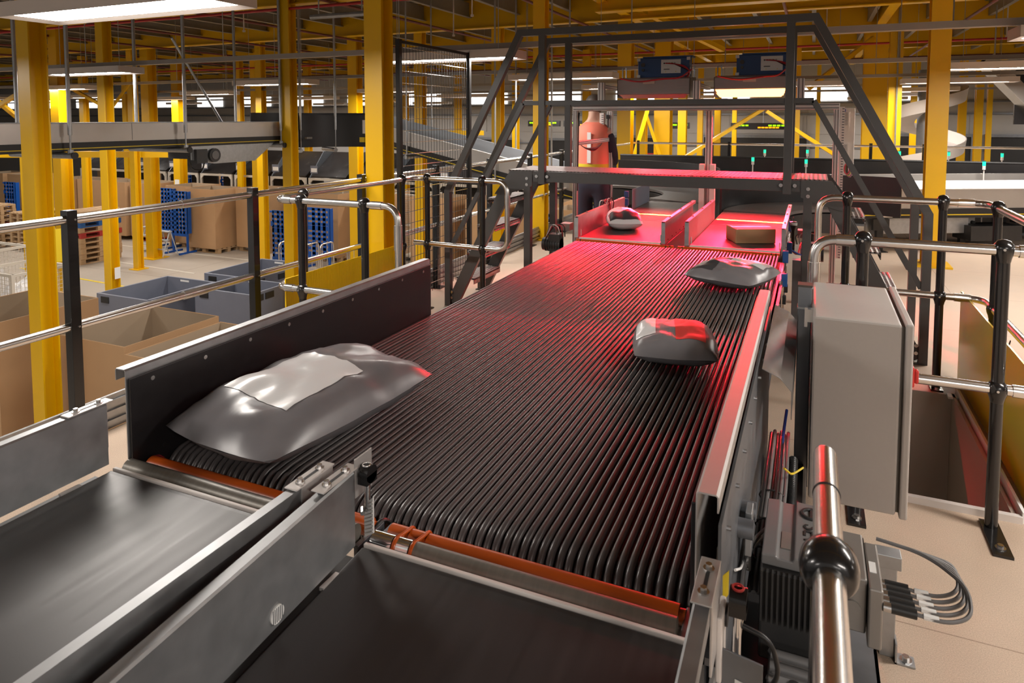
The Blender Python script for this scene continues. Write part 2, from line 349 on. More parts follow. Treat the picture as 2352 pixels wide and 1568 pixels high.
LUM = [(-3.62, 2.70, 'large near luminaire above the left handrail, brightest of the white panels'), (-3.52, 6.29, 'white panel luminaire behind the black wire mesh fence'),
       (-3.52, 9.91, 'white panel luminaire seen between the dark stair handrails'), (-9.03, 6.24, 'white panel luminaire behind the pair of hanging rods'),
       (-8.8, 9.5, 'white panel luminaire behind the yellow column beside the black conveyor bend'), (2.27, 10.0, 'white panel luminaire right of the yellow column, nearest of the right-hand three'),
       (2.2, 13.6, 'white panel luminaire crossing behind the right yellow column, middle of the right-hand three'), (2.0, 17.3, 'white panel luminaire crossing behind the right yellow column, farthest of the right-hand three'),
       (-13.9, 12.7, 'white panel luminaire crossed by the diagonal strut over the silver conveyor'), (-18.5, 15.4, 'white panel luminaire beside the broad yellow column far left'),
       (-14.3, 9.3, 'white panel luminaire low behind the hanging rods, beyond the first'), (-3.5, 13.5, 'white panel luminaire just left of the scanner frame top'),
       (-8.8, 13.2, 'distant luminaire seen through the mesh fence below the near one'), (-0.2, 13.8, 'luminaire under the slanting dark handrail right of the scanner'),
       (-3.6, -0.9, None), (1.9, -0.9, None), (2.1, 2.7, None), (2.2, 6.3, None), (-3.6, -4.3, None), (1.9, -4.3, None), (-9, 2.6, None), (7.5, 6.3, None), (7.5, 10, None), (-9, -1, None), (7.5, 2.7, None), (-14.3, 5.8, None)]
for X in (-24, -19.3, -14.2, -8.9, -3.5, 1.8, 7.4):
    for Y in (9.6, 13.2, 17, 20.6, 24.2):
        if all((X - a) ** 2 + (Y - c) ** 2 > 4 for a, c, l in LUM): LUM.append((X, Y, 0))
first = luminaire(LUM[0][2]); first.location = (LUM[0][0], LUM[0][1], 2.2)
for x, y, l in LUM[1:]:
    dup(first, (x, y, 2.2), l or ('distant white panel luminaire, %s row back, %s file from the left' % (ORD[int((y - 9) / 3.6)].replace('lowest', 'first'), ORD[int((x + 26) / 5.2)].replace('lowest', 'first')) if l == 0 else 'white panel luminaire outside the picture, %.1f across and %.1f ahead of the viewer' % (x, y)))

# ---------------------------------------------------------------- steel columns
def column(x, y, w, z0, label, name='steel_column', top=3.6):
    t = B(); h = w / 2; tf = .011 + w * .02
    t.box(x - h, x + h, y - h, y - h + tf, z0, top).box(x - h, x + h, y + h - tf, y + h, z0, top).box(x - tf * .35, x + tf * .35, y - h + tf, y + h - tf, z0, top)
    o = tag(t.build(name, 'yellow', loc=(x, y, z0)), label, 'column', 'yellow steel columns'); o['kind'] = 'thing'
    B().box(x - w * .95, x + w * .95, y - w * .95, y + w * .95, z0, z0 + .02).build('base_plate', 'yellow', o)
    return o
COLS = [(-6.45, 3.93, .165, 0, 'nearest yellow column on the left, standing in front of the big cardboard boxes'), (-13.71, 8.18, .18, 0, 'yellow column half hidden behind the nearest left column'),
 (-14.61, 9.43, .26, 0, 'broad yellow column behind the hanging rods, rising behind pallets'), (-10.6, 7.58, .165, 0, 'yellow column with a white paper label in front of the tall pallet stack'),
 (-21.47, 14.61, .2, 0, 'distant scuffed yellow column behind the cardboard boxes'), (-16.29, 12.4, .18, 0, 'slim yellow column whose base plate shows on the concrete floor'),
 (-22.07, 16.53, .18, 0, 'distant yellow column peeping left of the slim one with visible base'), (-17.2, 13.6, .29, 0, 'broad yellow column rising behind the row of cardboard boxes'),
 (-18.71, 15.85, .29, 0, 'scuffed yellow column with white paper behind two blue tool stands'), (-17.16, 16.9, .19, 0, 'scuffed yellow column beside a white cart frame, left of a pair'),
 (-15.62, 16.0, .19, 0, 'yellow column beside the second black handrail post, right of a pair'), (-13.3, 13.83, .19, 0, 'yellow column behind the sloping galvanised conveyor underside'),
 (-7.43, 8.32, .17, 0, 'near yellow column crossing the black conveyor bend'), (-16.24, 19.1, .2, 0, 'distant yellow column above the black conveyor bend'),
 (-10.11, 13.59, .25, 0, 'yellow column beyond the right end of the black conveyor bend'), (-3.14, 4.53, .16, 1, 'tall wide-looking near yellow column beside the mesh fence'),
 (-13.12, 20.48, .2, 0, 'distant yellow column left inside the mesh fence view'), (-7.68, 12.59, .19, 0, 'yellow column seen whole through the mesh fence'),
 (-11.42, 21.22, .2, 0, 'distant bright yellow column by the mesh fence post'), (-5.91, 12.71, .2, 0, 'yellow column between the two slanted dark handrails'),
 (-9.56, 22.04, .2, 0, 'thin distant yellow column right of the slanted handrails'), (-3.30, 8.44, .162, 1, 'orange-tinted yellow column directly behind the stair platform post'),
 (-6.07, 19.2, .2, 0, 'distant yellow column behind the left scanner stub'), (-3.43, 13.4, .27, 0, 'broad yellow column just right of the person'),
 (-5.51, 23.83, .34, 0, 'far yellow column behind crossing braces'), (-3.01, 15.08, .34, 0, 'broadest yellow column in the scanner opening with braces at its foot'),
 (-3.15, 18.3, .21, 0, 'yellow column left of the middle scanner post'), (-3.33, 22.6, .16, 0, 'thin yellow column tight left of the middle scanner post'),
 (-2.56, 20.75, .17, 0, 'thin yellow column tight right of the middle scanner post'), (-2.53, 25.14, .15, 0, 'thin bright yellow column before the dark dock door'),
 (-0.35, 16.25, .16, 0, 'thin yellow column right of the front handrail post'), (0.15, 26.32, .13, 0, 'thin far yellow column beside a wall box'),
 (1.17, 16.37, .44, 0, 'very broad yellow column behind the slanted right handrail'), (1.35, 14.3, .21, 0, 'yellow column with a vertical conduit, right of the broadest'),
 (1.22, 8.62, .19, 1, 'near yellow column standing on the platform floor behind the right stair'), (2.57, 21.91, .2, 0, 'yellow column just left of the near right column'),
 (3.98, 23.63, .19, 0, 'far olive-lit yellow column, left of the far right trio'), (4.64, 25.01, .2, 0, 'far olive-lit yellow column, middle of the far right trio'), (4.47, 22.75, .12, 0, 'thin bright yellow column, right of the far right trio')]
for x, y, w_, hi, l in COLS:
    o = column(x, y, w_, 0.0 if hi else ZL, l)
    if 'white paper label' in l: B().box(x + w_ / 2, x + w_ / 2 + .004, y - .02, y + .08, -1.05, -.86).build('paper_notice', 'paper', o)
    if 'with white paper' in l: B().box(x - .1, x + .1, y - w_ / 2 - .004, y - w_ / 2, -.7, -.35).build('paper_notice', 'paper', o)
    if 'conduit' in l: B().cyl((x + .02, y - .13, 0), (x + .02, y - .13, 3.6), .014, 6).build('conduit', 'galv', o)
for i, (a, c, s, l) in enumerate([((-3.47, 14.2, .7), (-3.16, 14.3, 1.9), .11, 'gold-lit steep brace leaning right in the scanner opening'), ((-2.94, 14.75, .6), (-3.3, 14.65, 1.7), .09, 'steep yellow brace leaning left against the broad column'),
        ((-2.78, 15.02, .6), (-1.0, 15.9, 1.82), .10, 'long yellow brace rising right behind the middle scanner post'), ((-0.9, 15.18, 1.76), (.95, 15.65, .5), .10, 'yellow brace falling right behind the right handrail'),
        ((-14.5, 7.8, 1.6), (-13.6, 8.2, 2.2), .09, 'yellow brace rising right at the picture edge, left side'), ((-14.6, 8.2, 1.95), (-13.9, 8.4, 1.4), .09, 'yellow brace falling right at the picture edge, left side'),
        ((-16.5, 10.38, 2.62), (-15.3, 10.8, 1.94), .09, 'yellow brace falling right behind the hanging rods'), ((-16.4, 11.9, 1.9), (-16.0, 12.1, 2.5), .07, 'short yellow brace beside the slim left column'),
        ((-.1, 14.79, 2.2), (1.05, 15.34, 3.2), .11, 'yellow brace rising right to the broad column top'), ((-3.2, 11.6, 3.7), (-1.6, 13.5, 2.9), .12, 'orange sloping beam under the deck above the walkway handrail'),
        ((-14.2, 16.6, 1.0), (-12.4, 17.5, 1.42), .08, 'yellow low brace behind the silver conveyor')]):
    tag(B().bar(a, c, s, s * .7).build('steel_brace', 'yellow', loc=a), l, 'brace')['kind'] = 'thing'
# low yellow frame beams on the lower floor, left
for a, c, l in [((-20.5, 9.5, .72), (-14.4, 14.2, .62), 'low yellow beam under the silver conveyor, left'), ((-18.5, 17.2, 1.12), (-10.3, 21, 1.12), 'yellow beam running behind the silver conveyor top')]:
    tag(B().bar(a, c, .12, .16).build('steel_beam', 'yellow', loc=a), l, 'beam')['kind'] = 'thing'

# ---------------------------------------------------------------- services under the deck
for y, z, l in [(6.45, 2.32, 'nearest grey cable tray running across above the luminaires'), (10.15, 2.33, 'second grey cable tray across the hall'), (13.9, 2.34, 'third grey cable tray across the hall'), (17.6, 2.34, 'fourth grey cable tray across the hall'), (21.2, 2.36, 'farthest grey cable tray across the hall')]:
    o = tag(B().box(-40, 9, y - .04, y + .04, z, z + .006).box(-40, 9, y - .045, y - .038, z, z + .055).box(-40, 9, y + .038, y + .045, z, z + .055).build('cable_tray', 'tray', loc=(-10, y, z)), l, 'cable tray')
    for k in range(18):
        B().cyl((-38 + k * 2.6, y, z + .02), (-38 + k * 2.6, y, 3.6), .006, 5).build('hanger', 'galv', o)
for i, (y, z, r, m, l) in enumerate([(8.3, 3.28, .022, 'pipeb', 'bright red sprinkler pipe nearest above the columns'), (15.0, 3.05, .022, 'pipeb', 'bright red sprinkler pipe running across farther back'), (17.5, 2.93, .055, 'pipe', 'thick brown-red sprinkler main across the hall')]):
    o = tag(B().cyl((-40, y, z), (9, y, z), r, 8).build('sprinkler_pipe', m, loc=(-10, y, z)), l, 'pipe')
    B().cyl((-12, y, z), (-12, y, 3.6), .006, 5).cyl((-2, y, z), (-2, y, 3.6), .006, 5).cyl((4, y, z), (4, y, 3.6), .006, 5).build('hanger', 'galv', o)
for i, x in enumerate([-.45, -3.9, -6.6, -9.3, -12, -14.7, -17.4, -20.1, 2.4]):
    tag(B().cyl((x, 3, 3.33), (x, 25, 3.33), .024, 8).build('sprinkler_pipe', 'pipe', loc=(x, 12, 3.33)), 'thin brown-red sprinkler branch pipe under the deck, %s from the right' % ORD[[8, 0, 1, 2, 3, 4, 5, 6, 7].index(i) if i else 1].replace('lowest', 'first'), 'pipe', 'brown sprinkler branch pipes')
for x, y in [(-4.6, 9), (-6.0, 11), (-2.5, 15), (.2, 15.6), (-9, 9), (3.2, 15.2)]:
    tag(B().cyl((x, y, 3.12), (x, y, 3.93), .011, 6).cyl((x, y, 3.09), (x, y, 3.12), .025, 8).build('sprinkler_drop', 'white', loc=(x, y, 3.12)), 'small white sprinkler drop under the deck', 'sprinkler', 'sprinkler drops')
# short tube fitting under the deck
tag(B().cyl((-6.3, 7.5, 2.98), (-5.3, 7.75, 3.02), .035, 10).cyl((-5.32, 7.74, 3.02), (-5.22, 7.77, 3.02), .05, 10).cyl((-5.6, 7.7, 3.0), (-5.6, 7.7, 3.6), .01, 5).cyl((-6.2, 7.55, 3.0), (-6.2, 7.55, 3.6), .01, 5).build('tube_fitting', 'galv', loc=(-5.8, 7.6, 3)), 'short grey tube fitting hung just under the deck', 'tube')
for i, (x, z, wd) in enumerate([(-25.3, 1.35, .9), (-22.2, 1.42, .8), (-16.3, 1.40, 1.0), (-9.5, 1.42, 1.3), (-7.9, 1.42, 1.6), (-1.55, 1.35, 2.1), (-4.3, 1.36, .6), (6.9, 1.35, 1.9), (-28.6, 1.30, .9)]):
    o = tag(B().box(x - wd / 2, x + wd / 2, 24.6, 24.72, z - .11, z + .11).build('led_display', 'matt', loc=(x, 24.6, z)), 'black LED message sign hanging far back, ' + ['behind the left rods', 'above the silver conveyor, left', 'above the silver conveyor, right', 'behind the fence mesh', 'between fence post and stair handrail', 'in the scanner opening, right half', 'in the scanner opening, left half', 'at the right picture edge', 'at the left picture edge'][i], 'sign')
    bg = B(); bo = B()
    for k in range(4): bg.box(x + wd * (-.45 + .06 * k), x + wd * (-.405 + .06 * k), 24.59, 24.6, z + .0, z + .05)
    for k in range(5): bg.box(x + wd * (.08 + .065 * k), x + wd * (.13 + .065 * k), 24.59, 24.6, z + .0, z + .05)
    for k in range(6): bo.box(x + wd * (-.08 + .055 * k), x + wd * (-.035 + .055 * k), 24.59, 24.6, z - .07, z - .02)
    bg.build('green_text', 'ledg', o); bo.build('orange_text', 'ledo', o)
    B().cyl((x, 24.66, z + .11), (x, 24.66, 3.93), .01, 5).build('hanger', 'galv', o)

# ---------------------------------------------------------------- main conveyor with grey round belts
def bolt(p, r=.007, h=.006, axis=(0, 0, 1), n=6):
    p = Vector(p); a = Vector(axis); return B().cyl(p, p + a * h * .35, r * 1.7, 10).cyl(p + a * h * .35, p + a * h * 1.35, r, n)
mc = thing('main_conveyor', 'wide sorting conveyor with many parallel grey round belts, in the middle of the picture', 'conveyor', (-.93, 3.1, 0))
path = [(0, 1.43, .642)] + [(0, 5.02, .642)] + arc((0, 5.03, .602), .040, 80, -80, 6, 'yz')
path = [(0, y, z) for _, y, z in path] + [(0, 4.9, .545), (0, 1.45, .500)]
path += [(0, 1.41 - .075 * sin(radians(a)) if False else 1.41 + .07 * cos(radians(a)), .572 + .07 * sin(radians(a))) for a in range(262, 95, -14)]
belt0 = B().tube([(-1.672, y, z) for _, y, z in path], .0088, 8, closed=True).build('round_belt', 'oring', mc, smooth=60)
NB = 68; PIT = (1.672 - .200) / (NB - 1)
for k in range(1, NB):
    o = belt0.copy(); COL.objects.link(o); o.location = (k * PIT, 0, (0.0018 if k % 2 else 0)); o.parent = mc
B().box(-1.69, -.185, 1.44, 5.0, .56, .615).build('belt_bed', 'matt', mc)
B().cyl((-1.68, 1.41, .572), (-.19, 1.41, .572), .060, 24).build('nose_roller', 'matt', mc, smooth=40)
B().cyl((-1.68, 5.03, .602), (-.19, 5.03, .602), .030, 20).build('tail_roller', 'matt', mc, smooth=40)
# front rollers in two halves
for x0, x1 in ((-1.665, -.93), (-.872, -.212)):
    b = B(); segs = [(x0, x0 + .045), (x0 + .055, x0 + .09), (x0 + .10, x1)] if x0 > -1 else [(x0, x1)]
    for a, c in segs: b.cyl((a, 1.285, .640), (c, 1.285, .640), .0215, 20)
    b.cyl((x0, 1.285, .640), (x1 + .012, 1.285, .640), .015, 14)
    b.build('orange_roller', 'orange', mc, smooth=40)
    b = B()
    if x0 > -1:
        B().cyl((x0 - .005, 1.226, .656), (x0 + .048, 1.226, .656), .0215, 20).cyl((x0 + .058, 1.226, .656), (x0 + .092, 1.226, .656), .0215, 20).cyl((x0, 1.226, .656), (x1, 1.226, .656), .012, 12).build('roller_hub', 'chrome', mc, smooth=40)
        B().cyl((x0 + .102, 1.226, .656), (x1 + .005, 1.226, .656), .0215, 20).build('grey_roller', 'groll', mc, smooth=40)
        for dx in (.053, .097):
            pts = [(x0 + dx - .003, 1.285 + .0225 * cos(radians(a)), .640 + .0225 * sin(radians(a))) for a in range(-80, 101, 20)] + [(x0 + dx + .003, 1.226 + .0225 * cos(radians(a)), .656 + .0225 * sin(radians(a))) for a in range(100, 281, 20)]
            B().tube(pts, .0042, 6, closed=True).build('drive_ring', 'orange', mc, smooth=60)
    else:
        B().cyl((x0 - .012, 1.226, .656), (x1, 1.226, .656), .0225, 20).build('grey_roller', 'groll', mc, smooth=40)
    for x in (x0 - .012, x1 + .016): B().box(x - .006, x + .006, 1.205, 1.31, .56, .645).build('roller_bracket', 'galvd', mc, bevel=.002)
for x in (-1.665, -.89): 
    pts = [(x - .02, 1.36, .60), (x - .025, 1.31, .655), (x - .028, 1.25, .625), (x - .03, 1.2, .57)]
    B().tube(fillet(pts, .03), .006, 6).build('guard_strip', 'matt', mc, smooth=60)
# far transfer rollers
for x0, x1 in ((-1.69, -.93), (-.90, -.19)):
    B().cyl((x0, 5.11, .632), (x1, 5.11, .632), .022, 18).build('orange_roller', 'orange', mc, smooth=40)
    for x in (x0 + .03, x1 - .03, x1 - .06): B().cyl((x, 5.11, .632), (x + .008, 5.11, .632), .0225, 14).build('roller_groove', 'matt', mc)
# guards
for side, xi, sg in (('l', -1.685, -1), ('r', -.188, 1)):
    y0, y1 = (1.243, 2.845) if sg < 0 else (1.25, 2.86)
    p = B().box(min(xi, xi + sg * .008), max(xi, xi + sg * .008), y0, y1, .585, .893).build('guard_panel', 'panel', mc, bevel=.002)
    xo = xi + sg * .009
    path = [(xo, y0 - .006, .50), (xo, y0 - .006, .914), (xo + sg * .005, y0 - .006, .919), (xo + sg * .036, y0 - .006, .919), (xo + sg * .041, y0 - .006, .914), (xo + sg * .041, y0 - .006, .885)]
    cap = B().sheet(path, (0, y1 - y0 + .012, 0), .003 if sg < 0 else -.003)
    cap.build('guard_cap', 'galv' if sg < 0 else 'alu', mc, smooth=35)
    n = 9
    for k in range(n):
        y = y0 + .07 + k * (y1 - y0 - .14) / (n - 1)
        B().cyl((xi - sg * .001, y, .872), (xi, y, .872), .0065, 12).build('screw', 'steel', p)
    for k in range(2): B().cyl((xi - sg * .001, y0 + .1 + k * .9, .665), (xi, y0 + .1 + k * .9, .665), .0055, 12).build('screw', 'matt', p)
# side frames, legs, underside
for x in (-1.705, -.165):
    B().box(x - .006, x + .006, 1.25, 5.06, .42, .60).box(x - .02, x + .02, 1.25, 5.06, .585, .60).box(x - .02, x + .02, 1.25, 5.06, .42, .435).build('side_frame', 'galvd', mc)
    for y in (1.5, 3.0, 4.7):
        l = B().box(x - .022, x + .022, y - .022, y + .022, 0.006, .42).build('leg', 'galv', mc)
        B().box(x - .05, x + .05, y - .05, y + .05, 0, .006).build('foot_plate', 'galv', l)
for y in (1.5, 3.0, 4.7): B().box(-1.69, -.18, y - .02, y + .02, .30, .34).build('cross_member', 'galv', mc)
# outer steel skirt of the right side: slotted upright plate, tags
sk = B().box(-.140, -.134, 1.26, 2.86, .30, .855).build('side_plate', 'galvd', mc)
for k in range(9):
    B().cyl((-.134, 1.35 + k * .17, .80), (-.126, 1.35 + k * .17, .80), .005, 8).build('screw', 'steel', sk)
B().prism([(-.142, 1.262, .81), (-.142, 1.262, .70), (-.142, 1.30, .66), (-.142, 1.30, .80)], (.004, 0, 0)).build('tag_strip', 'seal', mc)
B().prism([(-.128, 1.236, .775), (-.118, 1.24, .785), (-.118, 1.24, .74), (-.125, 1.236, .73), (-.127, 1.236, .70)], (0, .003, 0)).build('yellow_tag', 'yline', mc)

# bright folded steel cover and harness beside the right guard
cv = thing('steel_cover', 'bright folded stainless cover plate beside the right belt guard', 'cover', (-.07, 2.5, .6))
B().sheet([(-.122, 2.16, .845), (-.070, 2.16, .822), (-.037, 2.16, .785), (-.036, 2.16, .70)], (0, .78, .0), -.002).build('cover_sheet', 'steel', cv)
B().box(-.115, -.045, 2.942, 2.946, .62, .78).build('end_sheet', 'steel', cv)
hb = thing('cable_bundle', 'bundle of grey and black cables running under the right conveyor edge', 'cables', (-.09, 2.0, .5))
for k in range(6):
    x = -.105 + .011 * k; B().tube(fillet([(x, 2.5, .50 + .01 * (k % 2)), (x + .006, 2.05, .56 - .008 * (k % 3)), (x, 1.78, .53), (x - .004, 1.62, .50)], .3, 6), .0055, 6).build('cable', 'cable' if k % 3 else 'cableb', hb, smooth=60)
for y in (1.72, 1.85, 2.0): B().tube([(-.078 + .034 * cos(a), y, .535 + .02 * sin(a)) for a in [2 * pi * i / 12 for i in range(12)]], .0025, 5, closed=True).build('cable_tie', 'cableb', hb)
B().tube([(-.03, 1.75 + .02 * k, .50 + .045 * sin(k * .25)) for k in range(28)], .012, 8).build('conduit', 'cableb', hb, smooth=60)
b = B()
for k in range(90): y = 1.75 + .006 * k; b.lathe((-.03, y, .50 + .045 * sin((y - 1.75) / .02 * .25)), [(.0125, 0), (.015, .0015), (.0125, .003)], 10, 'y')
o = b.build('conduit_rib', 'cableb', hb, smooth=60); o['kind'] = 'stuff'
B().tube(fillet([(-.06, 2.6, .55), (-.07, 2.35, .50), (-.05, 2.2, .44)], .2), .005, 6).build('cable', 'cablebl', hb, smooth=60)
B().tube(fillet([(-.05, 2.05, .6), (-.03, 2.12, .55), (.0, 2.16, .56)], .05), .003, 6).build('cable', 'yline', hb, smooth=60)
B().tube(fillet([(-.13, 1.5, .62), (-.125, 1.62, .55), (-.12, 1.8, .56), (-.125, 1.95, .5)], .05), .003, 6).build('cable', 'paper', hb, smooth=60)
B().box(-.13, .0, 1.55, 2.7, .30, .312).build('tray_floor', 'matt', hb)
cl = thing('pulley_bracket', 'steel clamp bracket with two round bosses on the conveyor side plate', 'bracket', (-.115, 1.62, .62))
B().cyl((-.134, 1.60, .66), (-.10, 1.60, .66), .022, 14).cyl((-.134, 1.68, .66), (-.10, 1.68, .66), .022, 14).build('boss', 'galvd', cl, smooth=40)
B().box(-.120, -.105, 1.615, 1.665, .585, .69).build('clamp_plate', 'galv', cl, bevel=.002)
B().cyl((-.112, 1.64, .54), (-.112, 1.64, .59), .008, 8).build('bolt', 'steel', cl)

# ---------------------------------------------------------------- near feed conveyors (flat black belts)
def feed(label, loc, x0, x1, tilt):
    t = thing('feed_conveyor', label, 'conveyor', loc); ye, ze = 1.152, .690
    def z(y): return ze + (y - ye) * tilt
    yb = -1.6
    B().prism([(x0, ye, ze), (x0, ye - .012, ze - .001), (x0, yb, z(yb)), (x0, yb, z(yb) - .05), (x0, ye - .02, ze - .05), (x0, ye, ze - .02)], (x1 - x0, 0, 0)).build('belt', 'belt', t, bevel=.003)
    B().box(x0, x1, ye + .003, ye + .013, ze - .03, ze + .004).build('end_strip', 'white', t, bevel=.002)
    B().prism([(x0 - .02, ye - .03, ze - .006), (x0 - .02, yb, z(yb) - .006), (x0 - .02, yb, z(yb) - .16), (x0 - .02, ye - .05, ze - .16)], (x1 - x0 + .04, 0, 0)).build('frame', 'matt', t)
    for y in (.7, -1.2):
        for x in (x0 + .02, x1 - .02): B().box(x - .02, x + .02, y - .02, y + .02, 0, z(y) - .15).build('leg', 'galv', t)
    for y in (1.02, .45, -.1): 
        B().box(x0 - .006, x0 + .004, y, y + .05, z(y) - .004, z(y) + .003).build('clip', 'alu', t)
    return t, z
def guard(t, z, xi, sg, y0, y1, h, m='galv', mf=None):
    # sheet guard: upright with folded top flange; xi = face, flange goes to xi+sg*.026
    def zz(y): return z(y)
    V = []
    for y in (y0, y1):
        V += [(xi, y, zz(y) + .010), (xi, y, zz(y) + h - .004), (xi + sg * .004, y, zz(y) + h), (xi + sg * .026, y, zz(y) + h), (xi + sg * .026, y, zz(y) + h - .03), (xi + sg * .023, y, zz(y) + h - .03), (xi + sg * .023, y, zz(y) + h - .003), (xi + sg * .003, y, zz(y) + h - .004), (xi + sg * .003, y, zz(y) + .010)]
    n = 9; F = [(i, (i + 1) % n, n + (i + 1) % n, n + i) for i in range(n)] + [(0, 1, 2, 3, 4, 5, 6, 7, 8)[::-1], tuple(range(n, 2 * n))]
    g = B().add(V, F).build('side_guard', m, t)
    ye = y1; zt = zz(y1) + h
    lo, hi = sorted((xi - sg * .002, xi + sg * .030))
    br = B().box(lo, hi, ye - .10, ye + .018, zt + .0015, zt + .0045).box(xi + sg * .026, xi + sg * .030, ye - .085, ye + .012, zt - .12, zt + .003).build('end_bracket', 'alu', t, bevel=.001)
    B().box(xi + sg * .011, xi + sg * .017, ye - .075, ye - .0, zt + .0045, zt + .0052).build('slot', 'matt', br)
    for k, y in enumerate((ye - .072, ye - .012)):
        o = bolt((xi + sg * .014, y, zt + .0045), .0055, .007).build('hex_bolt', 'steel', br)
    return g
fl, zl = feed('flat black belt conveyor feeding the main belt from the lower left corner', (-1.3, -.2, 0), -1.645, -.955, 0.0)
guard(fl, zl, -1.660, -1, -1.6, 1.157, .172)
guard(fl, zl, -.948, 1, -1.6, 1.125, .170, 'galv')
B().box(-1.688, -1.680, 1.157, 1.172, .735, .857).build('joint_plate', 'alu', fl)
fr, zr = feed('flat black belt conveyor rising toward the main belt from the bottom middle of the picture', (-.5, -.2, 0), -.856, -.172, .066)
g3 = guard(fr, zr, -.863, -1, -1.6, 1.137, .172)
B().cyl((-.8632, .905, zr(.905) + .035), (-.860, .905, zr(.905) + .035), .0165, 20).build('reflector_disc', 'paper', g3)
for k in range(6): B().box(-.8602, -.8595, .893 + k * .0045, .8945 + k * .0045, zr(.905) + .022, zr(.905) + .048).build('reflector_rib', 'galvd', g3)
guard(fr, zr, -.150, 1, -1.6, 1.115, .178)
# sensor stand at the end of the middle guard
sn = thing('sensor_stand', 'black clamp knob on a rod with a white grid reflector by the middle guard', 'sensor', (-.85, 1.16, .69))
B().box(-.866, -.863, 1.14, 1.20, .80, .885).build('bracket_plate', 'alu', sn, bevel=.001)
B().cyl((-.862, 1.165, .848), (-.838, 1.165, .848), .019, 18).box(-.862, -.838, 1.147, 1.183, .828, .848).build('clamp_knob', 'black', sn, smooth=40)
B().tube([(-.848 + .0085 * cos(a), 1.160 + .0085 * sin(a), .868) for a in [2 * pi * i / 16 for i in range(16)]], .002, 6, closed=True).build('socket_ring', 'steel', sn, smooth=60)
B().cyl((-.850, 1.165, .765), (-.850, 1.165, .83), .0065, 12).build('rod', 'chrome', sn, smooth=40)
rf = B().prism([(-.862, 1.168, .70), (-.832, 1.158, .722), (-.832, 1.158, .800), (-.862, 1.168, .775)], (0, .004, 0)).build('reflector_plate', 'paper', sn)
b = B()
for k in range(9): b.bar((-.861, 1.1655, .710 + k * .008), (-.833, 1.1565, .727 + k * .008), .001, .0016)
b.build('reflector_grid', 'alu', rf)
B().cyl((-.865, 1.166, .765), (-.853, 1.150, .765), .005, 8).build('screw', 'steel', sn)
# knob stand by the right guard, with label plate
s2 = thing('sensor_stand', 'clamp knob on a steel rod with a labelled plate, by the right guard', 'sensor', (-.09, 1.12, .7))
B().cyl((-.105, 1.13, .815), (-.078, 1.13, .815), .019, 18).box(-.105, -.078, 1.112, 1.148, .793, .815).build('clamp_knob', 'black', s2, smooth=40)
B().tube([(-.092 + .0085 * cos(a), 1.126 + .0085 * sin(a), .836) for a in [2 * pi * i / 16 for i in range(16)]], .002, 6, closed=True).build('socket_ring', 'redpl', s2, smooth=60)
B().cyl((-.092, 1.125, .715), (-.092, 1.125, .80), .0065, 12).build('rod', 'chrome', s2, smooth=40)
pl = B().prism([(-.112, 1.10, .745), (-.050, 1.10, .735), (-.050, 1.10, .670), (-.112, 1.10, .688)], (0, .003, 0)).build('label_plate', 'galvd', s2, bevel=.001)
B().prism([(-.092, 1.0985, .700), (-.060, 1.0985, .694), (-.060, 1.0985, .680), (-.092, 1.0985, .686)], (0, .001, 0)).build('label', 'paper', pl)
text('PT 10.4', s2, (-.076, 1.0975, .690), (radians(90), radians(180 + 10), 0), .0085, 'matt')
B().cyl((-.118, 1.14, .775), (-.108, 1.14, .775), .018, 16).build('rubber_buffer', 'matt', s2, smooth=40)
B().tube(fillet([(-.085, 1.13, .77), (-.04, 1.13, .76), (-.025, 1.13, .70), (-.055, 1.13, .66), (-.10, 1.13, .665)], .04, 6), .0042, 7).build('cable', 'cableb', s2, smooth=60)
B().box(-.122, -.112, 1.09, 1.15, .69, .80).build('sensor_body', 'white', s2, bevel=.003)
B().box(-.135, -.06, 1.02, 1.16, .50, .512).box(-.135, -.128, 1.02, 1.16, .50, .66).build('mount_frame', 'galv', s2)

# ---------------------------------------------------------------- gear motor at the right edge
gmot = thing('gear_motor', 'dark grey finned gear motor with embossed lid, right of the main conveyor', 'motor', (-.01, 1.75, .35))
B().box(-.085, .075, 1.60, 1.88, .36, .575).build('finned_housing', 'motord', gmot, bevel=.006)
for k in range(14):
    f = B().box(-.082 + k * .0115, -.0775 + k * .0115, 1.585, 1.60, .46, .578).build('fin', 'motord', gmot)
lid = B().prism([(-.083, 1.615, .577), (-.083, 1.615, .600), (-.052, 1.615, .603), (-.047, 1.615, .597), (-.018, 1.615, .597), (-.013, 1.615, .606), (.07, 1.615, .604), (.074, 1.615, .577)], (0, .255, 0)).build('lid', 'motor', gmot, bevel=.003)
text('SEW', gmot, (.022, 1.715, .6062), (0, 0, radians(-90)), .055, 'motord', .002)
text('EURODRIVE', gmot, (.052, 1.715, .6055), (0, 0, radians(-90)), .013, 'motord', .001)
B().tube([(.022 + .022 * cos(a), 1.818 + .022 * sin(a), .607) for a in [2 * pi * i / 20 for i in range(20)]], .005, 6, closed=True).bar((.022, 1.80, .607), (.022, 1.84, .607), .006, .006).build('emblem', 'motord', lid, smooth=60)
B().box(-.043, -.022, 1.66, 1.73, .597, .599).build('name_plate', 'jbox', lid)
jb = B().box(.078, .135, 1.62, 1.80, .47, .595).build('junction_box', 'jbox', gmot, bevel=.004)
B().box(.137, .165, 1.60, 1.78, .455, .590).build('terminal_cover', 'jbox', gmot, bevel=.004)
B().cyl((.106, 1.615, .525), (.106, 1.622, .525), .018, 16).build('plug', 'jbox', jb, smooth=40)
B().box(.142, .156, 1.66, 1.70, .590, .5915).build('label', 'paper', gmot)
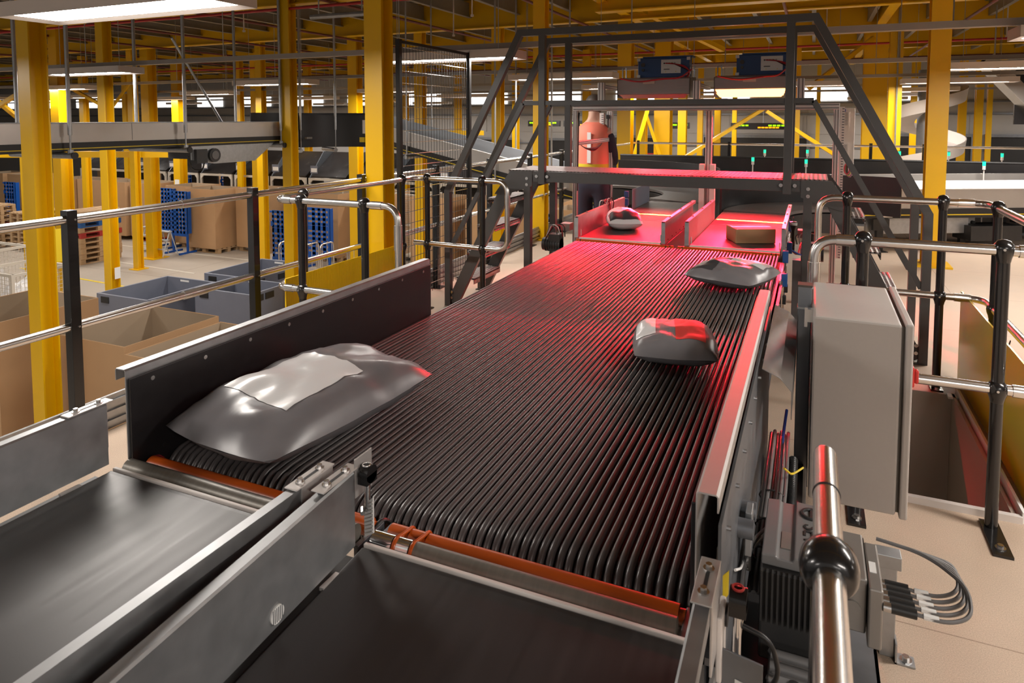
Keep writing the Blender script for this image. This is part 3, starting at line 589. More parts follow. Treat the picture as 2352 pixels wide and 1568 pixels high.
for k in range(5):
    y = 1.605 + k * .034; z = .555 - k * .0085
    c = B().cyl((.165, y, z), (.18, y, z), .010, 10).build('gland', 'steel', gmot, smooth=40)
    B().cyl((.18, y, z), (.228, y, z), .0105, 10).build('connector', 'cableb', c, smooth=40)
    B().cyl((.24, y, z), (.268, y, z), .0065, 8).build('sleeve', 'paper', c, smooth=40)
    B().tube(fillet([(.228, y, z), (.285, y - .005, z), (.33, y + .02, z + .01), (.335, y + .09, z + .03), (.27, 1.79, .585), (.165, 1.80, .592)], .06, 6), .0042, 6).build('cable', 'cable', c, smooth=60)
ge = B().box(-.06, .10, 1.38, 1.58, .192, .41).build('gearbox', 'motor', gmot, bevel=.01)
for k in range(5):
    B().cyl((-.055, 1.405 + k * .038, .412), (.09, 1.405 + k * .038, .412), .011, 10).build('rib', 'motor', ge, smooth=50)
for x in (-.05, .085):
    for y in (1.40, 1.56, 1.48): bolt((x, y, .412), .007, .008).build('hex_bolt', 'steel', ge)
B().cyl((-.005, 1.47, .418), (-.005, 1.47, .425), .012, 12).build('plug', 'steel', ge, smooth=40)
B().cyl((.10, 1.42, .38), (.103, 1.42, .38), .02, 20).build('shaft_end', 'jbox', gmot, smooth=40)
B().box(-.09, .10, 1.0, 1.85, .0, .19).build('base', 'motord', gmot, bevel=.01)
for k in range(3): B().tube(fillet([(-.08, 1.74 + .012 * k, .575), (-.115, 1.68, .565 + .006 * k), (-.125, 1.6, .53), (-.12, 1.5, .45)], .06), .006, 6).build('cable', 'cable' if k else 'paper', gmot, smooth=60)
# support frame with post
sf = thing('support_frame', 'galvanised channel and floor-bolted post beside the gear motor', 'support', (.2, 2.2, 0))
B().box(.104, .170, .9, 2.22, .335, .350).box(.163, .170, .9, 2.22, .28, .35).build('channel', 'galvd', sf)
po = B().box(.222, .262, 2.222, 2.258, 0, .30).build('post', 'galv', sf, bevel=.003)
B().box(.205, .272, 2.215, 2.265, .275, .315).build('head_bracket', 'galv', sf, bevel=.002)
B().box(.262, .315, 2.20, 2.245, 0, .005).box(.262, .267, 2.20, 2.245, 0, .06).build('foot_angle', 'galv', po)
bolt((.292, 2.222, .005), .010, .01).build('hex_bolt', 'steel', po)
B().box(.17, .225, 2.22, 2.245, .18, .30).build('arm', 'galv', sf)

# ---------------------------------------------------------------- control cabinet and its posts
cb = thing('control_cabinet', 'tall beige-grey sheet metal control cabinet on the right of the conveyor', 'cabinet', (.16, 2.78, .29))
B().box(.018, .283, 2.50, 3.04, .29, .932).build('body', 'cab', cb, bevel=.008)
B().box(.283, .292, 2.51, 3.03, .30, .925).build('door_seal', 'seal', cb)
B().box(.292, .316, 2.492, 3.048, .285, .938).build('door', 'cab', cb, bevel=.006)
for y in (2.62, 2.95):
    B().box(.0, .02, y - .015, y + .015, .88, .925).box(-.01, .0, y - .01, y + .01, .86, .93).build('mount_bracket', 'steel', cb)
cp = thing('cabinet_post', 'dull galvanised square post that carries the control cabinet', 'post', (-.012, 2.74, 0))
B().box(-.034, .012, 2.70, 2.75, 0, .985).build('tube', 'galvd', cp, bevel=.003)
B().box(-.036, .014, 2.698, 2.752, .982, .990).build('end_cap', 'seal', cp)
B().box(-.036, .014, 2.698, 2.752, .90, .907).build('clamp_band', 'galv', cp)
B().box(-.06, .04, 2.68, 2.77, 0, .006).build('foot_plate', 'galv', cp)
cp2 = tag(B().box(-.034, .012, 3.0, 3.045, 0, .80).build('cabinet_post', 'galvd', loc=(-.012, 3.02, 0)), 'second galvanised post hidden behind the control cabinet', 'post')

# ---------------------------------------------------------------- crossover stairs over the main conveyor
cx = thing('crossover_stairs', 'dark grey steel crossover bridge with stairs and handrails spanning the conveyor', 'stairs', (-1.07, 5.4, 0))
B().box(-2.29, .105, 5.13, 5.67, 1.165, 1.183).build('platform_deck', 'tread', cx)
for y in (5.105, 5.695):
    B().box(-2.06, -.05, y - .02, y + .02, 1.095, 1.178).build('side_beam', 'dgrey', cx, bevel=.003)
    sgn = -1 if y < 5.4 else 1
    for xm, sx in ((-2.105, -1), (-.02, 1)):
        B().box(xm - .028, xm + .028, y - .028, y + .028, 0, 1.13).build('leg', 'dgrey', cx, bevel=.003)
        xg = xm - sx * .045
        B().prism([(xg, y + sgn * .022, 1.180), (xm + sx * .145, y + sgn * .022, 1.180), (xm + sx * .29, y + sgn * .022, .98), (xm + sx * .20, y + sgn * .022, .98), (xm + sx * .03, y + sgn * .022, 1.03), (xg, y + sgn * .022, 1.06)], (0, sgn * .008, 0)).build('gusset_plate', 'dgrey', cx)
        for bx, bz in ((xm + sx * .0, 1.12), (xm + sx * .0, 1.07), (xm - sx * .085, 1.14), (xm - sx * .175, 1.14)):
            B().cyl((bx, y + sgn * .03, bz), (bx, y + sgn * .036, bz), .013, 10).build('bolt', 'steel', cx)
    for x in (-1.975, -.155): B().box(x - .027, x + .027, y - .045 if sgn < 0 else y - .005, y + .005 if sgn < 0 else y + .045, 1.08, 2.262).build('handrail_post', 'dgrey', cx, bevel=.003)
    yr = y + sgn * .02
    pts = [(-2.835, 0), (-2.835, .985), (-2.165, 2.283), (-.0, 2.283), (.695, .985), (.695, 0)]
    b = B(); W = .026
    n = len(pts); inner = []; outer = []
    for i, (px_, pz_) in enumerate(pts):
        d0 = Vector((px_ - pts[i - 1][0], pz_ - pts[i - 1][1])).normalized() if i else None
        d1 = Vector((pts[i + 1][0] - px_, pts[i + 1][1] - pz_)).normalized() if i < n - 1 else None
        d0 = d0 or d1; d1 = d1 or d0; t = (d0 + d1).normalized(); nn = Vector((-t.y, t.x)); k = W / max(.3, t.dot(d0))
        outer.append((px_ + nn.x * k, pz_ + nn.y * k)); inner.append((px_ - nn.x * k, pz_ - nn.y * k))
    for i in range(n - 1):
        q = [outer[i], outer[i + 1], inner[i + 1], inner[i]]
        b.prism([(a, yr - W, c) for a, c in q], (0, 2 * W, 0))
    b.build('handrail', 'dgrey', cx)
    b = B()
    for a, c in zip([(-2.81, .50), (-2.14, 1.725), (.0, 1.725)], [(-2.14, 1.725), (.0, 1.725), (.67, .50)]):
        b.bar((a[0], yr, a[1]), (c[0], yr, c[1]), .03, .034)
    b.build('mid_rail', 'dgrey', cx)
    for xa, xb in ((-2.80, -2.27), (.655, .12)):
        B().bar((xa, y, .02), (xb, y, 1.08), .045, .10, (1, 0, 0) if False else (0, 0, 1)).build('stringer', 'dgrey', cx, bevel=.003)
        B().box(xa - .06, xa + .06, y - .05, y + .05, 0, .008).build('foot_plate', 'dgrey', cx)
        for q in (.07, .12): B().cyl((xa + .0, y + sgn * .03, q), (xa, y + sgn * .036, q), .012, 10).build('bolt', 'steel', cx)
for k in range(1, 5):
    z = .234 * k; f = z / 1.17
    for xa, xb in ((-2.80, -2.30), (.655, .155)):
        x = xa + (xb - xa) * f; dx = .085
        B().box(x - dx, x + dx, 5.135, 5.665, z - .008, z + .004).box(x - dx, x - dx + .006, 5.135, 5.665, z - .045, z).box(x + dx - .006, x + dx, 5.135, 5.665, z - .045, z).build('tread', 'tread', cx)

# ---------------------------------------------------------------- handrails
def ball(p, r=.036): return B().lathe(p, [(.004, r), (r * .6, r * .85), (r * .93, r * .4), (r, 0), (r * .93, -r * .45), (r * .75, -r * .95), (r * .66, -r * 1.4), (r * .6, -r * 1.5)], 18)
def rpost(t, x, y, zt=1.09, zl=.56, base=True, rot=0):
    p = B().cyl((x, y, 0), (x, y, zt), .0225, 16).build('post', 'black', t, smooth=40)
    for z in (zt + .012, zl): 
        o = ball((x, y, z)).build('ball_joint', 'black', p, smooth=50)
        B().cyl((x - .005, y - .037, z), (x - .005, y - .034, z), .005, 8).build('grub_screw', 'steel', p)
    if base:
        q = B().box(x - .032, x + .032, y - .20 if rot == 0 else y - .05, y + .045, 0, .010).build('base_plate', 'black', p)
        bolt((x, y - .15 if rot == 0 else y - .04, .010), .011, .010).build('hex_bolt', 'steel', p)
def tube_part(t, pts, name='rail', r=.0205, f=.09): return B().tube(fillet(pts, f, 7), r, 14).build(name, 'rail', t, smooth=60)
def sleeve(t, a, c): return B().cyl(a, c, .0245, 16).build('sleeve', 'rail', t, smooth=40)
h1 = thing('handrail', 'long steel handrail with square black posts along the left platform edge', 'handrail', (-3.24, 4, 0))
for y in (-.25, .93, 2.11, 3.28, 4.42, 5.58, 6.75, 7.92, 9.1):
    p = B().box(-3.268, -3.218, y - .025, y + .025, 0, 1.165).build('post', 'black', h1, bevel=.002)
    for z in (1.12, .60): B().cyl((-3.218, y + .012, z), (-3.214, y + .012, z), .005, 8).build('screw', 'steel', p)
    B().box(-3.27, -3.17, y - .06, y + .06, 0, .008).build('base_plate', 'black', p)
for z in (1.12, .60):
    B().cyl((-3.243, -2, z), (-3.243, 13, z), .021, 14).build('rail', 'rail', h1, smooth=40)
    for y in (2.74, 6.2): sleeve(h1, (-3.243, y, z), (-3.243, y + .16, z))
h2 = thing('handrail', 'looped steel handrail with round black posts around the left platform opening', 'handrail', (-2.6, 4, 0))
ZT = 1.105
tube_part(h2, [(-2.13, 3.24, .05), (-2.13, 3.24, ZT), (-3.04, 3.25, ZT), (-3.06, 4.90, ZT), (-2.19, 4.88, ZT), (-2.19, 4.88, .56), (-3.06, 4.90, .56)], f=.10)
tube_part(h2, [(-2.13, 3.24, .56), (-3.04, 3.25, .56), (-3.04, 4.1, .56)], f=.10)
for x, y in ((-2.83, 3.25), (-2.36, 3.243), (-3.045, 3.52), (-3.06, 4.72), (-2.93, 4.90), (-2.41, 4.885)): rpost(h2, x, y, ZT - .005)
sleeve(h2, (-2.96, 3.249, ZT), (-2.90, 3.249, ZT)); sleeve(h2, (-2.31, 3.242, ZT), (-2.235, 3.241, ZT)); sleeve(h2, (-2.13, 3.24, .86), (-2.13, 3.24, 1.0)); sleeve(h2, (-2.19, 4.88, .92), (-2.19, 4.88, 1.0)); sleeve(h2, (-2.96, 3.249, .56), (-2.90, 3.249, .56))
h3 = thing('handrail', 'steel handrail with round black posts around the floor opening on the right', 'handrail', (.5, 3.9, 0))
tube_part(h3, [(.018, 3.11, .03), (.018, 3.11, 1.10), (.95, 3.11, 1.10)], f=.09)
tube_part(h3, [(.045, 4.64, .03), (.045, 4.64, 1.115), (.93, 4.64, 1.115), (.93, 1.5, 1.115)], f=.10)
tube_part(h3, [(.30, 3.11, .56), (.95, 3.11, .56)]); tube_part(h3, [(.10, 4.64, .56), (.93, 4.64, .56), (.93, 1.5, .56)], f=.1)
for x, y in ((.20, 3.11), (.678, 3.11)): rpost(h3, x, y, 1.095)
for x, y in ((.205, 4.64), (.708, 4.64)): rpost(h3, x, y, 1.11, rot=1)
rpost(h3, .93, 4.42, 1.11)
sleeve(h3, (.10, 3.11, 1.10), (.165, 3.11, 1.10)); sleeve(h3, (.725, 3.11, 1.10), (.80, 3.11, 1.10)); sleeve(h3, (.725, 3.11, .56), (.80, 3.11, .56)); sleeve(h3, (.78, 4.64, 1.115), (.86, 4.64, 1.115)); sleeve(h3, (.78, 4.64, .56), (.86, 4.64, .56)); sleeve(h3, (.018, 3.11, .9), (.018, 3.11, 1.0))
h4 = thing('handrail', 'polished handrail end with a black ball joint, very near at the bottom right', 'handrail', (.036, .9, 0))
B().lathe((.036, 0, .985), [(.0205, -.6), (.0205, 1.335), (.0195, 1.342), (.015, 1.347), (.004, 1.349)], 28, 'y').build('rail', 'rail', h4, smooth=50)
B().lathe((.036, 0, .985), [(.0215, 1.196), (.0215, 1.199)], 24, 'y').build('joint_ring', 'matt', h4, smooth=40)
B().lathe((.036, 1.0, .985), [(.018, -.034), (.030, -.030), (.0375, -.015), (.039, 0), (.0375, .015), (.031, .029), (.019, .034)], 28, 'y').build('ball_joint', 'black', h4, smooth=60)
B().cyl((.036, 1.0, 0), (.036, 1.0, .96), .0225, 20).build('post', 'black', h4, smooth=40)
# wire mesh fence panel
mf = thing('mesh_fence', 'tall black welded wire mesh fence panel on the left platform edge', 'fence', (-3.17, 5.5, 0))
for y in (6.12, 4.86): B().box(-3.19, -3.15, y - .02, y + .02, 0, 2.26).build('post', 'matt', mf)
B().box(-3.18, -3.16, 4.88, 6.1, 2.23, 2.255).build('top_rail', 'matt', mf)
w0 = None
for k in range(24):
    y = 4.93 + k * .05
    if w0 is None: w0 = B().cyl((-3.17, 4.93, .02), (-3.17, 4.93, 2.24), .0022, 5).build('upright_wire', 'matt', mf); o = w0
    else: o = w0.copy(); COL.objects.link(o); o.location = (0, k * .05, 0)
w0 = None
for k in range(22):
    if w0 is None: w0 = B().cyl((-3.166, 4.88, .10), (-3.166, 6.1, .10), .003, 5).build('cross_wire', 'chrome', mf); o = w0
    else: o = w0.copy(); COL.objects.link(o); o.location = (0, 0, k * .10)
# yellow twin wall panels
def ypanel(label, x, y0, y1, z0, z1, m):
    t = thing('yellow_panel', label, 'panel', (x, (y0 + y1) / 2, z0))
    B().box(x - .004, x + .004, y0, y1, z0, z1).build('sheet', m, t)
    b = B(); n = int((y1 - y0) / .016)
    for k in range(n): b.box(x + .004, x + .0055, y0 + k * .016, y0 + k * .016 + .0035, z0, z1)
    o = b.build('flute', m, t); o['kind'] = 'stuff'
    return t
yl = ypanel('yellow twin-wall plastic panel tied inside the left looped handrail', -2.985, 3.27, 4.60, .003, .605, 'ycurt')
def chain(t, x, y, z, n, d, m='black'):
    for k in range(n):
        p = Vector((x, y, z)) + Vector(d) * k; u = Vector((0, 0, 1)) if k % 2 else Vector((0, 1, 0)); dn = Vector(d).normalized()
        B().tube([p + dn * .012 * cos(a) + u * .006 * sin(a) for a in [2 * pi * i / 10 for i in range(10)]], .0022, 5, closed=True).build('chain_link', m, t, smooth=60)
chain(yl, -2.975, 3.42, .45, 5, (0, .003, .018))
yr_ = ypanel('yellow translucent plastic panel hung on the right handrail', .856, 3.25, 4.86, -.10, .553, 'ytrans')
chain(yr_, .875, 3.9, .47, 4, (0.006, .004, .018)); chain(yr_, .93, 3.5, .585, 5, (0, -.018, .0)); 
tag(B().box(.345, .395, 3.06, 3.10, .535, .615).box(.395, .41, 3.065, 3.095, .55, .605).build('safety_switch', 'redpl', loc=(.37, 3.08, .57), bevel=.006), 'small red safety switch on the lower right rail', 'switch')

# ---------------------------------------------------------------- scan conveyors beyond the main belt
def scan(label, x0, x1, y1, hl, hr):
    t = thing('scan_conveyor', label, 'conveyor', ((x0 + x1) / 2, 6, 0))
    for k, (a, c) in enumerate(((5.145, 6.25), (6.262, y1))):
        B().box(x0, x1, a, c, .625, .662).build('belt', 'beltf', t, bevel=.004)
    B().box(x0, x1, 5.136, 5.144, .63, .664).build('end_strip', 'white', t)
    B().box(x0 - .01, x1 + .01, 5.2, y1, .47, .62).build('frame', 'galvd', t)
    for xi, sg, h in ((x0 - .006, -1, hl), (x1 + .006, 1, hr)):
        y2 = 6.6
        g = B().sheet([(xi, 5.135, .63), (xi, 5.135, .655 + h), (xi + sg * .028, 5.135, .655 + h), (xi + sg * .028, 5.135, .63 + h)], (0, y2 - 5.135, 0), .003 * (1 if sg < 0 else -1)).build('side_guard', 'galv', t)
        B().box(min(xi, xi + sg * .03), max(xi, xi + sg * .03), 5.128, 5.134, .66, .655 + h - .01).build('guard_end', 'galv', g)
        B().cyl((xi - sg * .012, 5.17, .67), (xi - sg * .012, 5.17, .72), .004, 8).build('guide_pin', 'paper', g)
        for y in (5.4, 5.9, 6.4): bolt((xi + sg * .014, y, .655 + h), .006, .008).build('hex_bolt', 'steel', g)
        for k in range(8): B().cyl((xi + sg * .0285, 5.25 + k * .17, .675), (xi + sg * .031, 5.25 + k * .17, .675), .006, 8).build('rivet', 'matt', g)
    for y in (5.35, 6.4):
        for x in (x0 + .03, x1 - .03): B().box(x - .02, x + .02, y - .02, y + .02, 0, .47).build('leg', 'galv', t)
    return t
sl = scan('left scan conveyor with grey belt and steel side guards under the bridge', -1.680, -1.035, 7.75, .172, .172)
B().box(-1.70, -1.694, 6.95, 7.75, .66, .87).build('far_guard', 'plast', sl)
sr = scan('right scan conveyor with red-lit belt under the lit scanner', -.818, -.190, 7.15, .185, .175)
def curve(t, cxy, ri, ro, a0, a1, z, name='curved_belt', m='beltf', th=.03):
    n = 14; V = []; F = []
    for i in range(n + 1):
        a = radians(a0 + (a1 - a0) * i / n)
        for r, dz in ((ri, 0), (ro, 0), (ro, -th), (ri, -th)): V.append((cxy[0] + r * cos(a), cxy[1] + r * sin(a), z + dz))
    for i in range(n):
        for k in range(4): F.append((i * 4 + k, i * 4 + (k + 1) % 4, i * 4 + 4 + (k + 1) % 4, i * 4 + 4 + k))
    F += [(0, 1, 2, 3), (n * 4 + 3, n * 4 + 2, n * 4 + 1, n * 4)]
    return B().add(V, F).build(name, m, t, smooth=50)
c1 = thing('curve_conveyor', 'curved belt section behind the left scan conveyor turning left', 'conveyor', (-2.0, 8.4, 0))
curve(c1, (-2.6, 8.4), .92, 1.57, -25, 90, .665); curve(c1, (-2.6, 8.4), 1.58, 1.595, -10, 92, .99, 'curved_guard', 'panel', .40)
curve(c1, (-2.6, 8.4), .90, 1.59, -25, 90, .62, 'curved_frame', 'matt', .2)
for a in (10, 80): B().cyl((-2.6 + 1.25 * cos(radians(a)), 8.4 + 1.25 * sin(radians(a)), 0), (-2.6 + 1.25 * cos(radians(a)), 8.4 + 1.25 * sin(radians(a)), .42), .03, 8).build('leg', 'matt', c1)
c2 = thing('curve_conveyor', 'curved belt section behind the right scan conveyor with a black guard wall', 'conveyor', (-.1, 7.3, 0))
curve(c2, (.30, 7.2), .49, 1.115, 180, 95, .672); curve(c2, (.30, 7.2), 1.13, 1.145, 182, 60, .98, 'curved_guard', 'panel', .42)
curve(c2, (.30, 7.2), .47, 1.13, 180, 95, .63, 'curved_frame', 'matt', .2)
for a in (170, 110): B().cyl((.3 + .8 * cos(radians(a)), 7.2 + .8 * sin(radians(a)), 0), (.3 + .8 * cos(radians(a)), 7.2 + .8 * sin(radians(a)), .44), .03, 8).build('leg', 'matt', c2)
# motors and sensors beside the scan conveyors
def small_motor(label, x, y, sx):
    t = thing('drive_motor', label, 'motor', (x, y, 0))
    B().cyl((x, y, .55), (x + sx * .16, y, .55), .055, 16).box(x - .05 + sx * .05, x + .05 + sx * .05, y - .05, y + .05, .50, .64).build('body', 'motord', t, smooth=40)
    for k in range(6): B().cyl((x + sx * (.02 + .022 * k), y, .55), (x + sx * (.026 + .022 * k), y, .55), .062, 16).build('fin', 'motord', t)
    B().box(x - .06, x + .06, y - .05, y + .05, 0, .5).build('stand', 'galvd', t)
    for k in range(4): B().tube(fillet([(x + .02 * k - .03, y, .62), (x + .03 * k - .05, y - .03, .70 + .01 * k), (x + sx * .1 + .015 * k, y, .72), (x + sx * .14, y, .60)], .06), .005, 5).build('cable', ['cable', 'paper', 'cabler', 'cableb'][k], t, smooth=60)
    B().box(x - .03, x + .05, y + .06, y + .16, .66, .72).build('terminal_box', 'jbox', t)
    return t
small_motor('finned drive motor with loose cables left of the left scan conveyor', -1.90, 5.34, -1)
small_motor('dark drive motor with cables right of the right scan conveyor', -.06, 5.75, 1)
pe = thing('photo_sensor', 'row of blue photoelectric sensors on the right edge of the scan conveyor', 'sensor', (-.14, 5.3, .5))
for x, y, z in ((-.15, 4.95, .66), (-.135, 5.28, .665), (-.14, 4.5, .60), (-.15, 6.1, .70)): B().box(x - .016, x + .02, y - .02, y + .02, z - .035, z + .045).build('sensor_body', 'sblue', pe, bevel=.003)
B().box(-.165, -.155, 4.4, 6.3, .56, .62).build('sensor_rail', 'alu', pe)
for y in (4.3, 4.5, 4.95): B().cyl((-.145, y, .42), (-.145, y, .60), .006, 8).build('rod', 'steel', pe)
for y in (4.32, 4.62): B().box(-.16, -.12, y - .02, y + .02, .50, .55).build('clamp_knob', 'matt', pe, bevel=.004)
for k in range(3): B().tube(fillet([(-.13, 5.28, .66), (-.08 + .02 * k, 5.35, .60), (-.06, 5.5, .68 - .03 * k), (-.05, 5.75, .62)], .08), .005, 5).build('cable', ['cabler', 'cable', 'cablebl'][k], pe, smooth=60)
hs = thing('hand_scanner', 'black torch-shaped handset with a white ring by the right scan conveyor', 'handset', (-.125, 5.55, .62))
B().lathe((-.115, 5.5, 0), [(.012, .60), (.014, .76), (.026, .80), (.026, .83), (.020, .832)], 14).build('body', 'black', hs, smooth=50)
B().lathe((-.115, 5.5, 0), [(.0265, .805), (.0265, .825)], 14).build('ring', 'paper', hs, smooth=50)
B().tube([(-.115, 5.5 + .02 * sin(k * .4), .83 + .012 * k - .001 * k * k) for k in range(10)], .002, 5).build('cable', 'cableb', hs)
w4 = thing('wiring_cluster', 'small nest of white and dark wires behind the left scan guard', 'cables', (-1.8, 5.9, .8))
for k in range(5): B().tube(fillet([(-1.78 + .02 * k, 6.0, .74), (-1.76 + .025 * k, 6.0, .86 + .01 * k), (-1.72 + .02 * k, 6.03, .85), (-1.70 + .01 * k, 6.05, .76)], .04), .005, 5).build('wire', ['paper', 'cable', 'cabler', 'paper', 'cableb'][k], w4, smooth=60)
B().box(-1.80, -1.69, 5.95, 6.08, .66, .75).box(-1.76, -1.73, 6.0, 6.03, 0, .66).build('terminal_block', 'jbox', w4)
ps = thing('photo_sensor', 'purple-lit dark sensor pair right of the far left guard', 'sensor', (-1.70, 6.75, .7))
B().box(-1.72, -1.68, 6.70, 6.74, .73, .80).box(-1.72, -1.68, 6.70, 6.74, .81, .875).build('sensor_body', 'cladb', ps, bevel=.003); B().box(-1.71, -1.69, 6.705, 6.735, 0, .73).build('stand', 'galvd', ps)

# ---------------------------------------------------------------- scanner frame, scanners
fr_ = thing('scanner_frame', 'aluminium profile frame standing over both scan conveyors', 'frame', (-.95, 6.6, 0))
def prof(name, p0, p1, s=.05, up=(0, 0, 1)):
    o = B().bar(p0, p1, s, s, up).build(name, 'alu', fr_, bevel=.003)
    d = (Vector(p1) - Vector(p0)); L = d.length; d.normalize(); x = d.cross(Vector(up)); x = x.normalized() if x.length > 1e-3 else Vector((1, 0, 0)); z = x.cross(d)
    g = B()
    for nrm, side in ((x, z), (-x, z), (z, x), (-z, x)):
        for k in (-.25, .25):
            c = (Vector(p0) + Vector(p1)) / 2 + nrm * (s / 2) + side * s * k
            R = Matrix((side, d, side.cross(d))).transposed()
            g.ob(c, (s * .10, L * .995, .0016), R)
    g.build('groove', 'matt', o); return o
for x in (-2.118, .178): prof('post', (x, 6.35, 0), (x, 6.35, 1.682), .045, (0, 1, 0))
prof('top_beam', (-2.14, 6.35, 1.705), (.20, 6.35, 1.705), .055)
prof('post', (-.93, 6.90, 0), (-.93, 6.90, 1.68), .06, (0, 1, 0)); prof('post', (-1.955, 7.0, 0), (-1.955, 7.0, 1.68), .055, (0, 1, 0))
prof('cross_beam', (-2.118, 6.38, 1.36), (-1.955, 6.98, 1.385), .04); prof('top_beam', (-2.0, 7.02, 1.71), (.2, 7.02, 1.71), .05)
for x in (-1.862, -.972, -.105):
    prof('upright', (x, 6.36, 1.735), (x, 6.36, 1.945), .06, (0, 1, 0)); prof('side_arm', (x, 6.39, 1.91), (x, 7.1, 1.91), .04)
for x, y, z0, z1, w_ in ((-2.03, 6.97, .55, 1.66, .045), (.222, 6.38, .42, 1.70, .035), (-.985, 6.86, .62, 1.16, .05), (-.885, 6.86, .62, 1.16, .05)):
    d = B().box(x - w_ / 2, x + w_ / 2, y - .03, y + .03, z0, z1).build('cable_duct', 'white', fr_)
    if w_ < .048:
        b = B(); n = int((z1 - z0) / .022)
        for k in range(n): b.box(x - w_ * .05, x + w_ * .45, y - .0315, y - .030, z0 + .005 + k * .022, z0 + .014 + k * .022)
        o = b.build('duct_slot', 'cable', d); o['kind'] = 'stuff'
text('SICK', fr_, (-2.015, 6.938, 1.06), (radians(90), radians(-90), 0), .055, 'cablebl')
text('SICK', fr_, (-.985, 6.828, 1.0), (radians(90), radians(-90), 0), .045, 'redpl')
for z in (1.62, 1.40, 1.33): B().box(-1.985, -1.955, 6.955, 6.972, z - .02, z + .02).build('sensor_block', 'matt', fr_)
B().cyl((-1.968, 6.962, 1.33), (-1.968, 6.962, 1.62), .004, 6).build('sensor_rod', 'matt', fr_)
for k in range(4): B().tube(fillet([(-2.0, 6.9, 1.36), (-2.06 + .01 * k, 6.8, 1.26 + .015 * k), (-2.1, 6.6, 1.30), (-2.12, 6.45, 1.36)], .08), .005, 5).build('cable', ['cabler', 'cableb', 'cabler', 'cable'][k], fr_, smooth=60)
B().tube(fillet([(-2.09, 6.37, 1.66), (-2.085, 6.34, 1.55), (-2.09, 6.33, .9)], .06), .006, 6).build('cable', 'cableb', fr_, smooth=60)
for k in range(7): B().tube([(.24 + .02 * cos(a) + .03 + .004 * k, 6.38 + .01 * k, 1.18 + (.055 + .006 * k) * sin(a) * .8) for a in [2 * pi * i / 14 for i in range(14)]], .006, 5, closed=True).build('cable', ['cabler', 'cable', 'cableb', 'yline', 'cablebl', 'cabler', 'cable'][k], fr_, smooth=60)
# glow-side details: base screws
for x in (-2.118, .178, -.93): B().box(x - .05, x + .05, (6.35 if x != -.93 else 6.90) - .05, (6.35 if x != -.93 else 6.90) + .05, 0, .008).build('foot_plate', 'alu', fr_)
def scanner(label, x0, x1, lit):
    t = thing('line_scanner', label, 'scanner', ((x0 + x1) / 2, 6.6, 1.8))
    b = B().prism([(x0, 6.46, 1.83), (x0, 6.46, 1.975), (x0, 6.55, 1.995), (x0, 6.78, 1.995), (x0, 6.78, 1.83)], (x1 - x0, 0, 0))
    b.build('housing', 'housing', t, bevel=.004)
    r = None
    for k in range(9): B().box(x0 + .005, x1 - .005, 6.452, 6.461, 1.84 + k * .0145, 1.846 + k * .0145).build('rib', 'housing', t)
    for x in (x0, x1): B().prism([(x, 6.45, 1.80), (x, 6.45, 1.98), (x, 6.8, 2.0), (x, 6.8, 1.80)], (.004, 0, 0)).build('end_cheek', 'motord', t)
    B().prism([(x0 + .02, 6.462, 1.83), (x0 + .05, 6.50, 1.795), (x1 - .05, 6.50, 1.795), (x1 - .02, 6.462, 1.83)], (0, .005, 0)).build('light_window', 'redglow' if lit else 'housing', t)
    if lit: B().prism([(x0 + .012, 6.448, 1.866), (x0 + .045, 6.440, 1.805), (x1 - .03, 6.440, 1.805), (x1 - .012, 6.448, 1.866)], (0, .004, 0)).build('light_window', 'redglow', t)
    B().box(x0 + .25, x0 + .36, 6.448, 6.452, 1.93, 1.955).build('label', 'cream', t)
    for x in (x0 + .01, x1 - .02):
        B().tube([(x, 6.62, 1.99), (x, 6.62, 2.09), (x + .035, 6.62, 2.10), (x + .035, 6.62, 1.99)], .006, 5).build('hook', 'galvd', t)
    for x in (x0 + .02, x1 - .02): B().box(x - .02, x + .02, 6.76, 7.09, 1.90, 1.94).build('mount_arm', 'alu', t)
    B().tube(fillet([(x0 + .03, 6.455, 1.985), (x0 + .2, 6.44, 1.945), (x0 + .45, 6.44, 1.975), (x1 - .08, 6.44, 1.975), (x1 + .01, 6.5, 2.06)], .12, 6), .008, 6).build('cable', 'cabler', t, smooth=60)
    return t
scanner('left line scanner housing, ribbed and unlit, under a blue control box', -1.735, -1.052, False)
scanner('right line scanner housing with a glowing red light window', -.835, -.215, True)
